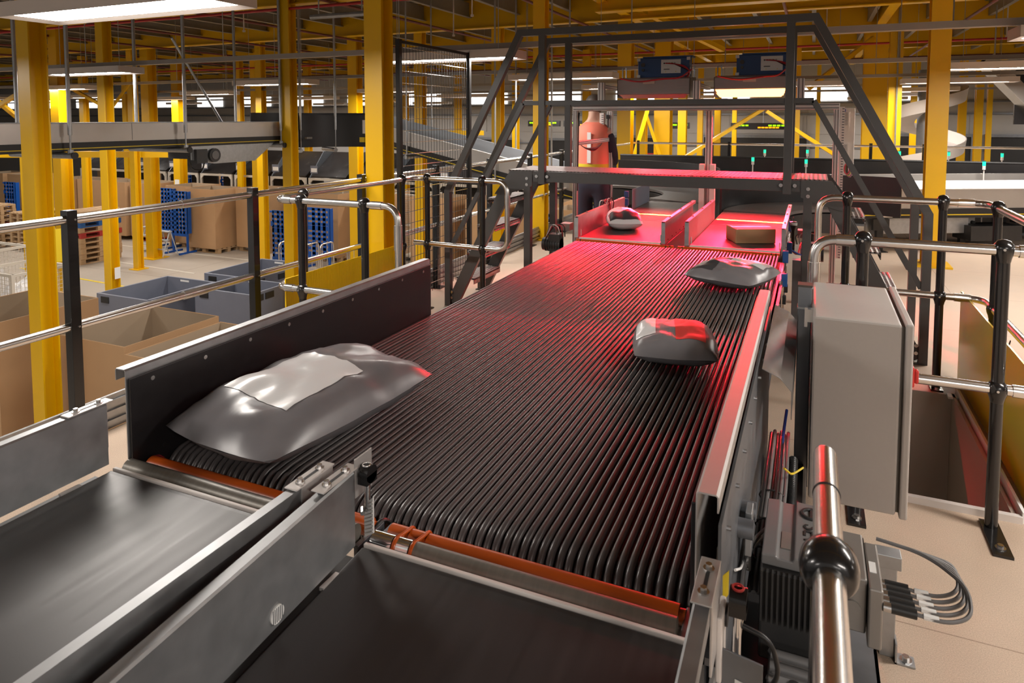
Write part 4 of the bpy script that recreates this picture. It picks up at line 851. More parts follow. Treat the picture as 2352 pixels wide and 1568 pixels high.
def cbox(label, x0, x1):
    t = thing('control_box', label, 'control box', ((x0 + x1) / 2, 6.7, 1.998))
    B().box(x0, x1, 6.62, 6.78, 1.998, 2.185).build('enclosure', 'cladb', t, bevel=.006)
    B().box(x0 + .05, x1 + .03, 6.61, 6.79, 2.185, 2.198).build('lid', 'cladb', t)
    for x in (x0 + .008, x1 - .008):
        for z in (2.01, 2.17): B().box(x - .016, x + .016, 6.612, 6.620, z - .014, z + .014).build('corner_lug', 'alu', t)
    xc = x0 + (x1 - x0) * .46; p = B().box(xc, xc + .185, 6.614, 6.620, 2.035, 2.165).build('front_plate', 'alu', t)
    for k in range(5): B().cyl((xc + .03 + .025 * k, 6.606, 2.13), (xc + .03 + .025 * k, 6.614, 2.13), .007, 8).build('socket', ['cableb', 'cableb', 'yline', 'yline', 'jbox'][k], p)
    for x in (xc + .045, xc + .14): B().cyl((x, 6.609, 2.05), (x, 6.614, 2.05), .004, 8).build('indicator', 'yline', p)
    B().box(xc + .025, xc + .08, 6.611, 6.614, 2.068, 2.078).build('label', 'cable', p)
    B().cyl((x0 + .05, 6.61, 2.12), (x0 + .05, 6.62, 2.12), .02, 14).cyl((x0 + .05, 6.61, 2.07), (x0 + .05, 6.62, 2.07), .014, 12).build('plug', 'motord', t)
    for k in range(3): B().tube(fillet([(xc + .04 + .03 * k, 6.60, 2.13), (xc + .13, 6.585, 2.12), (x1 - .03, 6.58, 2.10 - .015 * k), (x1 + .02, 6.56, 2.04), (x1 - .01 * k, 6.54, 1.99)], .05, 6), .005, 5).build('cable', ['cabler', 'cabler', 'cableb'][k], t, smooth=60)
cbox('blue control box with front plate on the left scanner', -1.575, -1.085); cbox('blue control box with front plate on the right scanner', -.66, -.20)
area('red_lamp_or_fill', (-.53, 6.98, 1.655), (radians(-38), 0, 0), .60, .05, RED_R, (1.0, .010, .028), 100)
area('red_lamp_or_fill', (-1.39, 6.98, 1.655), (radians(-38), 0, 0), .60, .04, RED_L, (1.0, .010, .028), 100)
area('red_lamp_or_fill', (-.53, 6.98, 1.25), (radians(-72), 0, 0), .60, .05, 9.0, (1.0, .010, .028), 26)  # added low red fill with no fitting, carries red farther along the belt
area('red_lamp_or_fill', (-1.36, 6.98, 1.25), (radians(-72), 0, 0), .60, .05, 6.0, (1.0, .010, .028), 26)  # same added fill for the left belt, also without a fitting
area('scan_line', (-.50, 6.585, 1.79), (0, 0, 0), .60, .006, LINE, (1.0, .30, .02), 1)
area('scan_line', (-1.36, 6.66, 1.79), (0, 0, 0), .60, .006, LINE * .7, (1.0, .30, .02), 1)

# ---------------------------------------------------------------- parcels on the belts
def bag(name, label, c, sx, sy, h, m, rz=0, seed=0, print_m=None, parts=()):
    t = thing(name, label, 'parcel', c); n = 26; V = []; F = []
    for s in (1, -1):
        for i in range(n + 1):
            for j in range(n + 1):
                u, v = i / n * 2 - 1, j / n * 2 - 1
                e = max(0, 1 - abs(u) ** 3.2) ** .6 * max(0, 1 - abs(v) ** 3.2) ** .6
                x = u * sx / 2 * (1 - .07 * v * v); y = v * sy / 2 * (1 - .06 * u * u)
                q = Vector((x * 7 + seed, y * 7, s * 2 + seed)); w = noise.noise(q) * .5 + noise.noise(q * 2.3) * .3 + noise.noise(q * 5) * .12
                z = h * .36 + (s * h * .5 * e * (1 + .35 * w) if s > 0 else -h * .36 * e)
                z += e * .0 + (.012 * w if e > .05 else .004 * w)
                a = radians(rz); V.append((c[0] + x * cos(a) - y * sin(a), c[1] + x * sin(a) + y * cos(a), c[2] + max(.001, z)))
    k = (n + 1) ** 2
    for i in range(n):
        for j in range(n):
            p = i * (n + 1) + j; F.append((p, p + n + 1, p + n + 2, p + 1)); F.append((k + p, k + p + 1, k + p + n + 2, k + p + n + 1))
    b = B().add(V, F); o = b.build('bag_skin', m, t, smooth=50)
    for pm, u0, u1, v0, v1, nm in parts:
        PV = []; PF = []; idx = {}
        for i in range(n + 1):
            for j in range(n + 1):
                u, v = i / n * 2 - 1, j / n * 2 - 1
                if u0 <= u <= u1 and v0 <= v <= v1: idx[(i, j)] = len(PV); p = V[i * (n + 1) + j]; PV.append((p[0], p[1], p[2] + .0015))
        for i, j in idx:
            if (i + 1, j + 1) in idx: PF.append((idx[(i, j)], idx[(i + 1, j)], idx[(i + 1, j + 1)], idx[(i, j + 1)]))
        B().add(PV, PF).build(nm, pm, t, smooth=50)
    return t
bag('poly_mailer', 'large crumpled grey plastic mailing bag with a big white label, near the left guard', (-1.42, 1.66, .655), .46, .74, .20, 'bagg', -6, 3, parts=[('bagw', -.55, .62, -.62, .30, 'label')])
bag('poly_mailer', 'grey plastic mailing bag with a red print on the right half of the main belt', (-.485, 2.72, .655), .33, .40, .14, 'bagg', 12, 9, parts=[('bagr', -.05, .72, -.7, .75, 'red_print'), ('bagw', -.95, -.4, -.4, .8, 'white_print')])
bag('poly_mailer', 'dark and white mailing bag near the far end of the main belt', (-.40, 4.07, .655), .42, .46, .15, 'bagg', -20, 21, parts=[('bagw', -.2, .9, 0, .9, 'white_print'), ('bagd', -.9, -.1, -.9, .1, 'dark_side')])
bag('poly_mailer', 'white topped dark mailing bag on the left scan conveyor', (-1.47, 5.72, .664), .30, .46, .19, 'bagw', 20, 33, parts=[('bagd', -.95, .95, -.97, -.25, 'dark_side')])
bx = thing('carton', 'small brown cardboard carton on the right scan conveyor', 'parcel', (-.42, 5.5, .664))
R = Matrix.Rotation(radians(24), 3, 'Z')
B().ob((-.42, 5.5, .664 + .055), (.30, .24, .11), R).build('box_body', 'card', bx, bevel=.006)
B().ob((-.42, 5.5, .664 + .1105), (.298, .05, .001), R).build('tape', 'cream', bx)

# ---------------------------------------------------------------- person behind the scanner frame
def skin_body(name, verts, edges, radii, m, parent, sub=2, root=0):
    me = bpy.data.meshes.new(name); off = OFF[parent.name]
    me.from_pydata([tuple(Vector(v) - off) for v in verts], edges, []); me.materials.append(M[m])
    o = bpy.data.objects.new(name, me); COL.objects.link(o); o.parent = parent
    sk = o.modifiers.new('skin', 'SKIN'); sk.use_smooth_shade = True
    for i, r in enumerate(radii):
        d = me.skin_vertices[0].data[i]; d.radius = r if isinstance(r, tuple) else (r, r); d.use_root = (i == root)
    if sub:
        ss = o.modifiers.new('subd', 'SUBSURF'); ss.levels = sub; ss.render_levels = sub
    OFF[o.name] = off
    return o
PX, PY = -2.13, 6.98
pe_ = thing('person', 'person from behind in a yellow hi-vis vest painted red-lit and dark trousers, left of the scanner', 'person', (PX, PY, 0))
def pp(x, y, z): return (PX + x, PY + y, z)
V = [pp(0, 0, .95), pp(0, .01, 1.12), pp(0, 0, 1.32), pp(0, 0, 1.48), pp(0, .02, 1.58), pp(0, .05, 1.70), pp(0, .05, 1.80),
     pp(-.15, 0, 1.47), pp(-.20, .06, 1.20), pp(-.15, .26, 1.10), pp(-.12, .34, 1.12), pp(.15, 0, 1.47), pp(.20, .08, 1.20), pp(.13, .27, 1.12), pp(.10, .35, 1.14),
     pp(-.095, 0, .88), pp(-.10, .02, .50), pp(-.105, -.01, .10), pp(-.11, .10, .045), pp(.095, 0, .88), pp(.10, .02, .50), pp(.105, -.01, .10), pp(.115, .10, .045)]
E_ = [(0, 1), (1, 2), (2, 3), (3, 4), (4, 5), (5, 6), (3, 7), (7, 8), (8, 9), (9, 10), (3, 11), (11, 12), (12, 13), (13, 14), (0, 15), (15, 16), (16, 17), (17, 18), (0, 19), (19, 20), (20, 21), (21, 22)]
Rr = [(.14, .10), (.13, .09), (.145, .10), (.135, .085), .055, (.078, .095), (.062, .075), .058, .046, .036, .03, .058, .046, .036, .03, .092, .066, .047, .04, .092, .066, .047, .04]
skin_body('body', V, E_, Rr, 'skin', pe_)
def ring_shell(name, prof, m, n=24):
    V = []; F = []
    for z, rx, ry, cy in prof:
        for k in range(n): a = 2 * pi * k / n; V.append(pp(rx * cos(a) * (1 - .1 * abs(sin(a)) ** 4), cy + ry * sin(a), z))
    for i in range(len(prof) - 1):
        for k in range(n): F.append((i * n + k, i * n + (k + 1) % n, (i + 1) * n + (k + 1) % n, (i + 1) * n + k))
    F.append(tuple((len(prof) - 1) * n + k for k in range(n)))
    return B().add(V, F).build(name, m, pe_, smooth=60)
ring_shell('vest', [(1.125, .172, .150, 0), (1.25, .172, .150, 0), (1.40, .185, .15, 0), (1.49, .18, .13, 0), (1.535, .14, .10, 0), (1.565, .085, .085, .01)], 'vest')  # upper vest, red light put into the colour
ring_shell('vest_unlit', [(1.03, .168, .146, 0), (1.08, .171, .149, 0), (1.128, .174, .152, 0), (1.13, .1, .08, 0)], 'vesty')  # lower edge of the same vest, left yellow below the painted red light
B().box(PX - .02, PX + .02, PY - .158, PY - .149, 1.14, 1.46).build('reflective_strip', 'paper', pe_)
skin_body('trousers', [pp(0, 0, 1.03), pp(0, 0, .92), pp(-.1, 0, .86), pp(-.105, .02, .50), pp(-.11, -.01, .10), pp(.1, 0, .86), pp(.105, .02, .50), pp(.11, -.01, .10)],
          [(0, 1), (1, 2), (2, 3), (3, 4), (1, 5), (5, 6), (6, 7)], [(.155, .125), (.15, .12), (.11, .115), (.085, .095), (.07, .08), (.11, .115), (.085, .095), (.07, .08)], 'navy', pe_)
for s in (-1, 1):
    skin_body('sleeve', [pp(s * .145, 0, 1.475), pp(s * .20, .05, 1.22), pp(s * .16, .24, 1.11)], [(0, 1), (1, 2)], [.075, .062, .05], 'navy', pe_)
    b = B()
    for k in range(4): b.tube([pp(s * (.125 - .018 * k + .02), .33, 1.125), pp(s * (.12 - .018 * k + .02), .385 + .006 * (1.5 - abs(k - 1.5)), 1.12), pp(s * (.115 - .018 * k + .02), .405, 1.10)], .0085, 6)
    b.tube([pp(s * .15, .32, 1.135), pp(s * .165, .36, 1.14), pp(s * .16, .385, 1.13)], .009, 6)
    b.build('hand_fingers', 'skin', pe_, smooth=60)
    B().lathe(pp(s * .11, .05, 0), [(.05, .0), (.055, .03), (.05, .07), (.05, .12)], 12).ob(pp(s * .115, .10, .035), (.09, .20, .07), Matrix.Identity(3)).build('shoe', 'matt', pe_, bevel=.01)
    B().lathe(pp(s * .078, .05, 1.72), [(.004, -.03), (.012, -.015), (.014, .01), (.008, .03)], 8).build('ear', 'skin', pe_, smooth=60)
b = B()
b.lathe(pp(0, .035, 0), [(.05, 1.66), (.086, 1.70), (.097, 1.755), (.092, 1.80), (.066, 1.842), (.03, 1.858), (.004, 1.862)], 18); b.build('hair', 'hair', pe_, smooth=60)
B().lathe(pp(0, .145, 1.715), [(.004, -.02), (.015, -.018), (.012, .0), (.006, .03)], 8).build('nose', 'skin', pe_, smooth=60)
for s in (-1, 1): B().lathe(pp(s * .032, .128, 1.745), [(.003, -.009), (.010, 0), (.003, .009)], 8).build('eye', 'paper', pe_, smooth=60)
B().box(PX - .025, PX + .025, PY + .133, PY + .139, 1.672, 1.680).build('mouth', 'redpl', pe_)

# ---------------------------------------------------------------- right background: belt conveyor, sorter wall, beacons
bc = thing('belt_conveyor', 'long silver-sided belt conveyor with a yellow stripe behind the right handrails', 'conveyor', (1.5, 9.7, 0))
O = Vector((.40, 9.06, 0)); d = Vector((.889, .458, 0)); q = Vector((-.458, .889, 0)); Rb = Matrix((d, q, Vector((0, 0, 1)))).transposed()
def bcb(a0, a1, w0, w1, z0, z1, name, m, par=bc): 
    c = O + d * (a0 + a1) / 2 + q * (w0 + w1) / 2 + Vector((0, 0, (z0 + z1) / 2)); return B().ob(c, (a1 - a0, w1 - w0, z1 - z0), Rb).build(name, m, par)
bcb(.0, 6, 0, .03, .52, .75, 'side_guard', 'silver'); bcb(.0, 6, -.004, .05, .75, .758, 'guard_top', 'paper')
P0 = O + q * .02 + Vector((0, 0, .756)); B().prism([P0, P0 + d * 6, P0 + d * 6 + q * .16 + Vector((0, 0, .085)), P0 + q * .16 + Vector((0, 0, .085))], (0, .004, .0)).build('edge_guard', 'paleblue', bc)
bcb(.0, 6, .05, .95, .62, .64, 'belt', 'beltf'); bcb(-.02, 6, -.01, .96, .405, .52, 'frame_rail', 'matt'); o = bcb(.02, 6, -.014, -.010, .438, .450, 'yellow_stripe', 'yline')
bcb(.0, 6, .95, .98, .64, .86, 'far_guard', 'silver'); bcb(-.11, .0, -.01, .16, .60, .85, 'end_drum', 'matt')
for a in (.42, 2.75, 5):
    l = bcb(a - .04, a + .04, .0, .05, 0, .41, 'leg', 'matt'); bcb(a - .10, a + .10, -.02, .02, .26, .40, 'leg_gusset', 'matt'); bcb(a - .07, a + .07, -.06, .10, 0, .008, 'foot_plate', 'matt')
    bcb(a - .04, a + .04, .85, .95, 0, .41, 'leg', 'matt')
bcb(.40, .55, -.03, .0, .42, .52, 'joint_bracket', 'white'); bcb(.3, 1.6, .1, .14, .20, .40, 'under_guard', 'galv'); bcb(1.55, 2.2, -.02, .3, .12, .30, 'drive_box', 'matt'); bcb(2.3, 3.0, .2, .3, .30, .36, 'cross_arm', 'matt')
iso = thing('isolator_box', 'small white isolator switch box with a black knob under the silver belt conveyor', 'switch', (1.80, 10.1, 0))
B().ob((1.81, 10.08, .31), (.12, .08, .13), Rb).build('box', 'paper', iso, bevel=.005); B().cyl((1.845, 10.05, .315), (1.86, 10.02, .315), .022, 12).build('knob', 'matt', iso)
B().ob((1.75, 10.10, .155), (.07, .05, .31), Rb).build('stand', 'matt', iso); B().tube(fillet([(1.74, 10.08, .30), (1.75, 10.08, .42), (1.81, 10.08, .42), (1.81, 10.08, .37)], .04), .008, 6).build('cable', 'jbox', iso, smooth=60)
vc = thing('vented_cabinet', 'grey cabinet with two louvred vents right of the scanner frame', 'cabinet', (.36, 10.1, 0))
B().box(.26, .50, 10.0, 10.4, 0, 1.74).build('body', 'white', vc, bevel=.006)
for z in (1.18, 1.60):
    g = B().box(.285, .43, 9.988, 10.0, z - .10, z + .10).build('vent_frame', 'white', vc)
    for k in range(9): B().box(.30, .415, 9.982, 9.99, z - .08 + k * .019, z - .074 + k * .019).build('louvre', 'cable', g)
B().box(.355, .385, 9.98, 9.99, 1.69, 1.73).build('handle', 'cablebl', vc)
sw = thing('sorter_wall', 'long low black wall of the sorter loop behind the right conveyors', 'sorter', (1.5, 11.4, 0))
B().box(-3.0, 7, 11.4, 11.43, 0.03, .985).build('wall_sheet', 'chute', sw); B().cyl((-3, 11.41, .985), (7, 11.41, .985), .018, 8).build('top_edge', 'matt', sw); B().box(-3.0, 7, 11.36, 11.46, 0, .03).build('sole', 'galvd', sw)
for x in (-2.4, -1.0, -.22, .75, 2.0, 3.4): B().prism([(x - .10, 11.38, .60), (x + .06, 11.38, .78), (x + .10, 11.38, .60)], (0, -.10, 0)).build('divert_wedge', 'plast', sw)
def beacon(label, x, y, z0, z1):
    t = thing('beacon', label, 'beacon', (x, y, z0)); B().cyl((x, y, z0), (x, y, z1 - .08), .008, 8).build('stalk', 'white', t)
    B().cyl((x, y, z1 - .10), (x, y, z1 - .05), .020, 10).build('base', 'white', t); B().cyl((x, y, z1 - .05), (x, y, z1 + .01), .020, 10).build('green_lens', 'green', t); B().cyl((x, y, z1 + .01), (x, y, z1 + .022), .020, 10).build('cap', 'matt', t)
for x, y, z0, z1, l in [(-.82, 10.9, 0, 1.01, 'green-lit beacon on a white stalk, left of the front right handrail post'), (-.08, 10.9, 0, .995, 'green-lit beacon on a white stalk, right of the front handrail post'), (2.11, 10.9, 0, 1.02, 'green-lit beacon on a tall stalk at the far right'),
        (-.78, 13.0, 0, 1.04, 'small green beacon before the bright dock gap'), (-.08, 13.0, 0, 1.05, 'small green beacon above the stalked one by the handrail'), (1.33, 13.0, 0, 1.05, 'small green beacon left of the near right column'),
        (2.03, 13.0, 0, 1.05, 'small green beacon right of the near right column'), (2.75, 13.0, 0, 1.045, 'small green beacon at the right picture edge'), (-3.93, 13.2, 0, 1.03, 'small green beacon between the crossing braces'), (-4.9, 11.4, 0, 1.0, 'small green beacon behind the left stair handrail')]:
    beacon(l, x, y, z0, z1)
h5 = thing('handrail', 'distant steel handrail with thin black posts along the far platform edge', 'handrail', (1, 13.55, 0))
for x in (-3.2, -1.45, .94, 1.75, 3.6, 5.4): B().box(x - .025, x + .025, 13.53, 13.58, 0, 1.17).build('post', 'black', h5)
for z in (1.12, .6): B().cyl((-3.4, 13.55, z), (8.5, 13.55, z), .021, 8).build('rail', 'rail', h5, smooth=40)
B().cyl((-3.4, 13.55, 0), (-3.4, 13.55, 1.14), .021, 8).build('end_rail', 'rail', h5, smooth=40)
sp = thing('spiral_chute', 'pale spiral chute with dark lining behind the right yellow column', 'chute', (2.55, 19.6, ZL))
V = []; F = []; n = 60
for i in range(n + 1):
    a = 2 * pi * i / 30 + 1.0; z = -.2 + 2.5 * i / n
    for r, dz in ((.25, .02), (.82, .0), (.86, .30), (.84, .30), (.80, .03), (.25, .04)): V.append((2.55 + r * cos(a), 19.6 + r * sin(a), z + dz))
for i in range(n):
    for k in range(6): F.append((i * 6 + k, i * 6 + (k + 1) % 6, i * 6 + 6 + (k + 1) % 6, i * 6 + 6 + k))
B().add(V, F).build('spiral_trough', 'white', sp, smooth=50); B().cyl((2.55, 19.6, ZL), (2.55, 19.6, 2.8), .2, 16).build('centre_tube', 'galvd', sp, smooth=40)
sd = thing('slide_chute', 'steel slide chute with black flanks descending at the upper right edge', 'chute', (3.2, 14.6, 1.2))
A0, A1 = Vector((2.75, 14.5, 2.55)), Vector((4.3, 14.9, .85))
B().bar(A0, A1, .5, .03).build('slide_bed', 'steel', sd); up = Vector((.7, 0, .72))
for s in (-.26, .26): B().bar(A0 + Vector((0, s, .1)), A1 + Vector((0, s, .1)), .02, .22).build('side_guard', 'silver' if s < 0 else 'chute', sd)
B().box(3.3, 6, 14.9, 14.95, 1.5, 2.6).build('backing_panel', 'chute', sd)
for x, z in ((2.9, 2.4), (3.9, 1.3)): B().cyl((x, 14.55, z), (x, 14.55, 3.6), .012, 6).build('hanger', 'galv', sd)
B().box(4.2, 4.3, 14.8, 15.0, 0, .9).build('stand', 'galvd', sd)

# ---------------------------------------------------------------- left: overhead silver conveyor and its bend
oc = thing('overhead_conveyor', 'hanging silver-sided belt conveyor with a yellow stripe across the left', 'conveyor', (-7.9, 6, 1.3))
for x, m in ((-7.6, 'silver'), (-8.27, 'silver')): 
    B().box(x - .012, x + .012, 2.0, 8.35, 1.335, 1.552).build('side_guard', m, oc); B().box(x - .012 if x > -8 else x - .04, x + .04 if x > -8 else x + .012, 2.0, 8.35, 1.552, 1.558).build('guard_flange', 'paleblue', oc)
    B().box(x - .02, x + .02, 2.0, 8.36, 1.235, 1.335).build('frame_rail', 'matt', oc)
B().box(-7.580, -7.576, 2.0, 8.36, 1.262, 1.272).build('yellow_stripe', 'yline', oc)
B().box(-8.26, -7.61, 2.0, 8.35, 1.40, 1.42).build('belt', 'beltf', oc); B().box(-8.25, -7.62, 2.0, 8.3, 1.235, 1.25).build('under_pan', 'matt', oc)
for y in (4.2, 5.75): B().cyl((-7.588, y, 1.345), (-7.588, y, 1.548), .003, 5).build('sheet_joint', 'cable', oc)
for y in (3.3, 4.93, 6.45, 8.2):
    br = B().cyl((-8.55, y, 1.195), (-7.44, y, 1.195), .038, 12).build('hanger_bar', 'galv', oc, smooth=40)
    B().cyl((-7.44, y, 1.195), (-7.425, y, 1.195), .040, 12).build('end_cap', 'matt', br, smooth=40)
    for x in (-7.50, -8.42):
        B().cyl((x, y, 1.20), (x, y, 1.42), .010, 8).cyl((x, y, 1.42), (x, y, 3.6), .022, 10).cyl((x, y, 1.19), (x, y, 1.26), .03, 8).build('drop_rod', 'galv', br, smooth=40)
B().cyl((-8.0, 6.7, 2.7), (-8.25, 7.75, 1.56), .018, 8).build('diagonal_strut', 'galv', oc)
curve(oc, (-6.65, 8.35), .945, .96, 180, 90, 1.66, 'bend_inner_guard', 'panel', .52); curve(oc, (-6.65, 8.35), 1.60, 1.615, 180, 90, 1.70, 'bend_outer_guard', 'panel', .5); curve(oc, (-6.65, 8.35), .96, 1.6, 180, 90, 1.42, 'bend_belt', 'beltf')
B().box(-7.40, -7.36, 8.62, 8.75, 1.28, 1.31).build('label', 'jbox', oc)
for a in (160, 125):
    x, y = -6.65 + .93 * cos(radians(a)), 8.35 + .93 * sin(radians(a)); B().cyl((x, y, 1.10), (x, y, 1.42), .009, 8).cyl((x, y, 1.42), (x, y, 3.6), .02, 8).build('drop_rod', 'galv', oc, smooth=40)
    B().cyl((x, y, 1.09), (x - .5, y + .3, 1.09), .035, 10).build('hanger_bar', 'galv', oc, smooth=40)
B().box(-6.74, -6.66, 9.24, 9.27, 1.36, 1.58).build('notice', 'paper', oc); B().box(-6.78, -6.69, 9.21, 9.24, 1.22, 1.30).build('warning_tag', 'yline', oc)
dv = thing('conveyor_drive', 'galvanised drive housing and fan motor slung under the overhead conveyor', 'drive', (-7.75, 7.2, 1.0))
B().prism([(-7.60, 6.62, 1.232), (-7.60, 6.62, 1.05), (-7.60, 7.0, .98), (-7.60, 7.75, .98), (-7.60, 8.15, 1.232)], (-.02, 0, 0)).build('side_cheek', 'galv', dv)
B().box(-8.2, -7.66, 6.75, 7.5, 1.05, 1.225).build('housing', 'motord', dv)
B().cyl((-7.72, 6.98, 1.10), (-7.56, 6.98, 1.10), .095, 18).build('fan_cowl', 'motord', dv, smooth=40); B().cyl((-7.56, 6.98, 1.10), (-7.553, 6.98, 1.10), .06, 16).build('fan_grille', 'cable', dv, smooth=40)
B().box(-7.70, -7.55, 6.66, 6.84, 1.0, 1.19).build('terminal_box', 'motord', dv)
B().tube(fillet([(-7.57, 6.8, 1.02), (-7.55, 6.75, .90), (-7.6, 6.62, .92), (-7.58, 6.55, 1.1)], .08), .01, 6).build('cable', 'cableb', dv, smooth=60)
ds = thing('incline_conveyor', 'silver-sided conveyor descending to the right behind the mesh fence', 'conveyor', (-4.5, 9.6, 1))
def inc(x): return 1.42 - .2206 * (x + 6.65)
def incb(y0, y1, a, c, name, m, x0=-6.64, x1=-2.62): B().prism([(x0, y0, inc(x0) + a), (x1, y0, inc(x1) + a), (x1, y0, inc(x1) + c), (x0, y0, inc(x0) + c)], (0, y1 - y0, 0)).build(name, m, ds)
incb(9.30, 9.32, -.09, .13, 'side_guard', 'silver'); incb(9.29, 9.33, -.21, -.09, 'frame_rail', 'matt'); incb(9.284, 9.29, -.178, -.165, 'yellow_stripe', 'yline')
incb(9.32, 9.96, 0, .02, 'belt', 'beltf'); incb(9.96, 9.98, -.09, .22, 'far_guard', 'paleblue'); incb(9.95, 9.99, -.21, -.09, 'frame_rail', 'matt'); incb(9.29, 9.325, .13, .137, 'guard_flange', 'paper')
for x in (-5.9, -4.35, -3.45):
    for y in (9.25, 10.03): B().cyl((x, y, inc(x) - .22), (x, y, 3.6), .014, 8).build('drop_rod', 'galv', ds)
    B().cyl((x, 9.2, inc(x) - .26), (x, 10.1, inc(x) - .26), .035, 10).build('hanger_bar', 'galv', ds, smooth=40)
B().box(-2.7, -2.64, 9.4, 9.9, 0, inc(-2.66) - .1).build('end_stand', 'matt', ds)

# ---------------------------------------------------------------- chute row with frames, left background
def chute_unit():
    t = thing('sorter_chute', '', 'chute', (0, 0, ZL))
    B().prism([(-.66, -.55, -.20), (-.66, .55, .52), (-.66, .55, .48), (-.66, -.55, -.24)], (1.32, 0, 0)).build('slide', 'chute', t)
    B().prism([(-.70, -.60, -.24), (-.70, .1, .56), (-.70, .75, .56), (-.70, .75, .3), (-.70, -.2, -.24)], (.03, 0, 0)).build('side_fin', 'chuteg', t)
    B().box(-.72, .72, -.62, -.56, -.32, -.25).box(-.72, -.66, -.62, -.56, ZL, -.25).box(.66, .72, -.62, -.56, ZL, -.25).build('support_frame', 'cream', t)
    B().prism([(-.66, -.62, -.25), (-.50, -.62, -.25), (-.66, -.62, -.42)], (0, .04, 0)).prism([(.66, -.62, -.25), (.66, -.62, -.42), (.50, -.62, -.25)], (0, .04, 0)).build('corner_brace', 'cream', t)
    B().box(-.64, .64, .3, .36, ZL, .1).build('back_panel', 'matt', t)
    s = B().box(-.62, -.34, -.64, -.63, -.10, .14).build('sign_plate', 'plast', t); B().box(-.58, -.36, -.65, -.64, -.06, .06).build('notice', 'paper', s)
    return t
cu = None
for k in range(12):
    x = -24.6 + 1.55 * k; l = 'black sorter chute with grey fin, %s from the left in the row behind the boxes' % ORD[k].replace('lowest', 'first')
    if cu is None: cu = chute_unit(); cu.location = (x, 17.6, ZL); cu['label'] = l
    else: dup(cu, (x, 17.6, ZL), l)

# ---------------------------------------------------------------- cardboard bulk boxes, pallets, tools on the lower floor
def pallet(name, m, label, loc, rz=0, group=None):
    t = thing(name, label, 'pallet', loc, group)
    x, y, z = loc
    for k in range(5): B().box(x - .6, x + .6, y - .4 + k * .175 , y - .4 + k * .175 + .10, z + .122, z + .144).build('deck_board', m, t)
    for a in (-.6, -.0725, .455):
        B().box(x + a, x + a + .145, y - .4, y + .4, z + .10, z + .122).build('stringer_board', m, t)
        for c in (-.4, -.05, .30): B().box(x + a, x + a + .145, y + c, y + c + .10, z + .022, z + .10).build('block', m, t)
    for c in (-.4, -.05, .30): B().box(x - .6, x + .6, y + c, y + c + .10, z, z + .022).build('bottom_board', m, t)
    return t
PAL = {m: pallet('pallet', m, 'x', (0, 0, 0)) for m in ('wood', 'woodr', 'woodb')}
USED = set()
def put_pallet(m, loc, label, rz=0, group=None):
    if m in USED: return dup(PAL[m], loc, label, rz, group)
    USED.add(m); o = PAL[m]; o.location = loc; o.rotation_euler = (0, 0, rz); o['label'] = label
    if group: o['group'] = group
    return o
for i, m in enumerate(['wood', 'wood', 'wood', 'wood', 'wood', 'woodr', 'wood', 'woodb', 'wood', 'wood']):
    put_pallet(m, (-18.55 + .02 * (i % 3), 12.68 + .015 * (i % 2), ZL + .1445 * i), '%s, %s in the tall stack behind the first black handrail post' % ({'wood': 'plain wooden pallet', 'woodr': 'red painted pallet', 'woodb': 'blue painted pallet'}[m], ORD[i] if i < 9 else 'topmost'), pi / 2, 'pallets in the tall stack')
for i in range(9):
    put_pallet('wood' if i != 4 else 'woodr', (-23.6 + .02 * (i % 2), 12.9, ZL + .1445 * i), '%s pallet, %s in the stack at the left picture edge' % ('red' if i == 4 else 'wooden', ORD[i]), 0.0, 'pallets in the left edge stack')
for i in range(8):
    put_pallet('wood', (-21.9, 13.3, ZL + .1445 * i), 'wooden pallet, %s in the stack left of the nearest column' % ORD[i], pi / 2, 'pallets in the second left stack')
for i in range(3): put_pallet('wood', (-11.8, 9.9 - .0, ZL + .1445 * i), 'wooden pallet, %s of three beside the grey folding containers' % ORD[i], .1, 'pallets by the grey containers')
def gaylord(label, x1, y0, wx=1.2, wy=1.0, ztop=-.47, pal='wood', loc_pal=True, lid=False):
    x0 = x1 - wx; y1 = y0 + wy; zb = ZL + .146; t = thing('bulk_box', label, 'box', ((x0 + x1) / 2, (y0 + y1) / 2, zb)); w_ = .014
    B().box(x0, x1, y0, y0 + w_, zb, ztop).box(x0, x1, y1 - w_, y1, zb, ztop).box(x0, x0 + w_, y0 + w_, y1 - w_, zb, ztop).box(x1 - w_, x1, y0 + w_, y1 - w_, zb, ztop).build('box_wall', 'card', t)
    e = .002; B().box(x0 + w_, x1 - w_, y0 + w_, y0 + w_ + e, zb, ztop - .004).box(x0 + w_, x1 - w_, y1 - w_ - e, y1 - w_, zb, ztop - .004).box(x0 + w_, x0 + w_ + e, y0 + w_, y1 - w_, zb, ztop - .004).box(x1 - w_ - e, x1 - w_, y0 + w_, y1 - w_, zb, ztop - .004).box(x0 + w_, x1 - w_, y0 + w_, y1 - w_, zb, zb + .01).build('box_lining', 'cardin', t)
    if pal: put_pallet(pal, ((x0 + x1) / 2, (y0 + y1) / 2, ZL), '%s pallet under the %s' % ('red' if pal == 'woodr' else 'wooden', ' '.join(label.split()[-11:])), 0)
    return t
g = gaylord('open cardboard bulk box in front, right of the nearest left column', -5.66, 4.13, 1.0, 1.08, -.465)
B().box(-5.69, -5.675, 5.165, 5.195, -1.2, -.48).build('corner_seam', 'cardin', g)
gaylord('open cardboard bulk box tight beside the left belt guard', -4.55, 4.05, 1.0, 1.08, -.49)
gaylord('large cardboard bulk box at the lower left edge, left of the nearest column', -7.5, 4.1, 1.1, 1.08, -.46)
gaylord('cardboard bulk box beyond the nearest left column, mostly hidden', -8.9, 3.9, 1.1, 1.0, -.52)
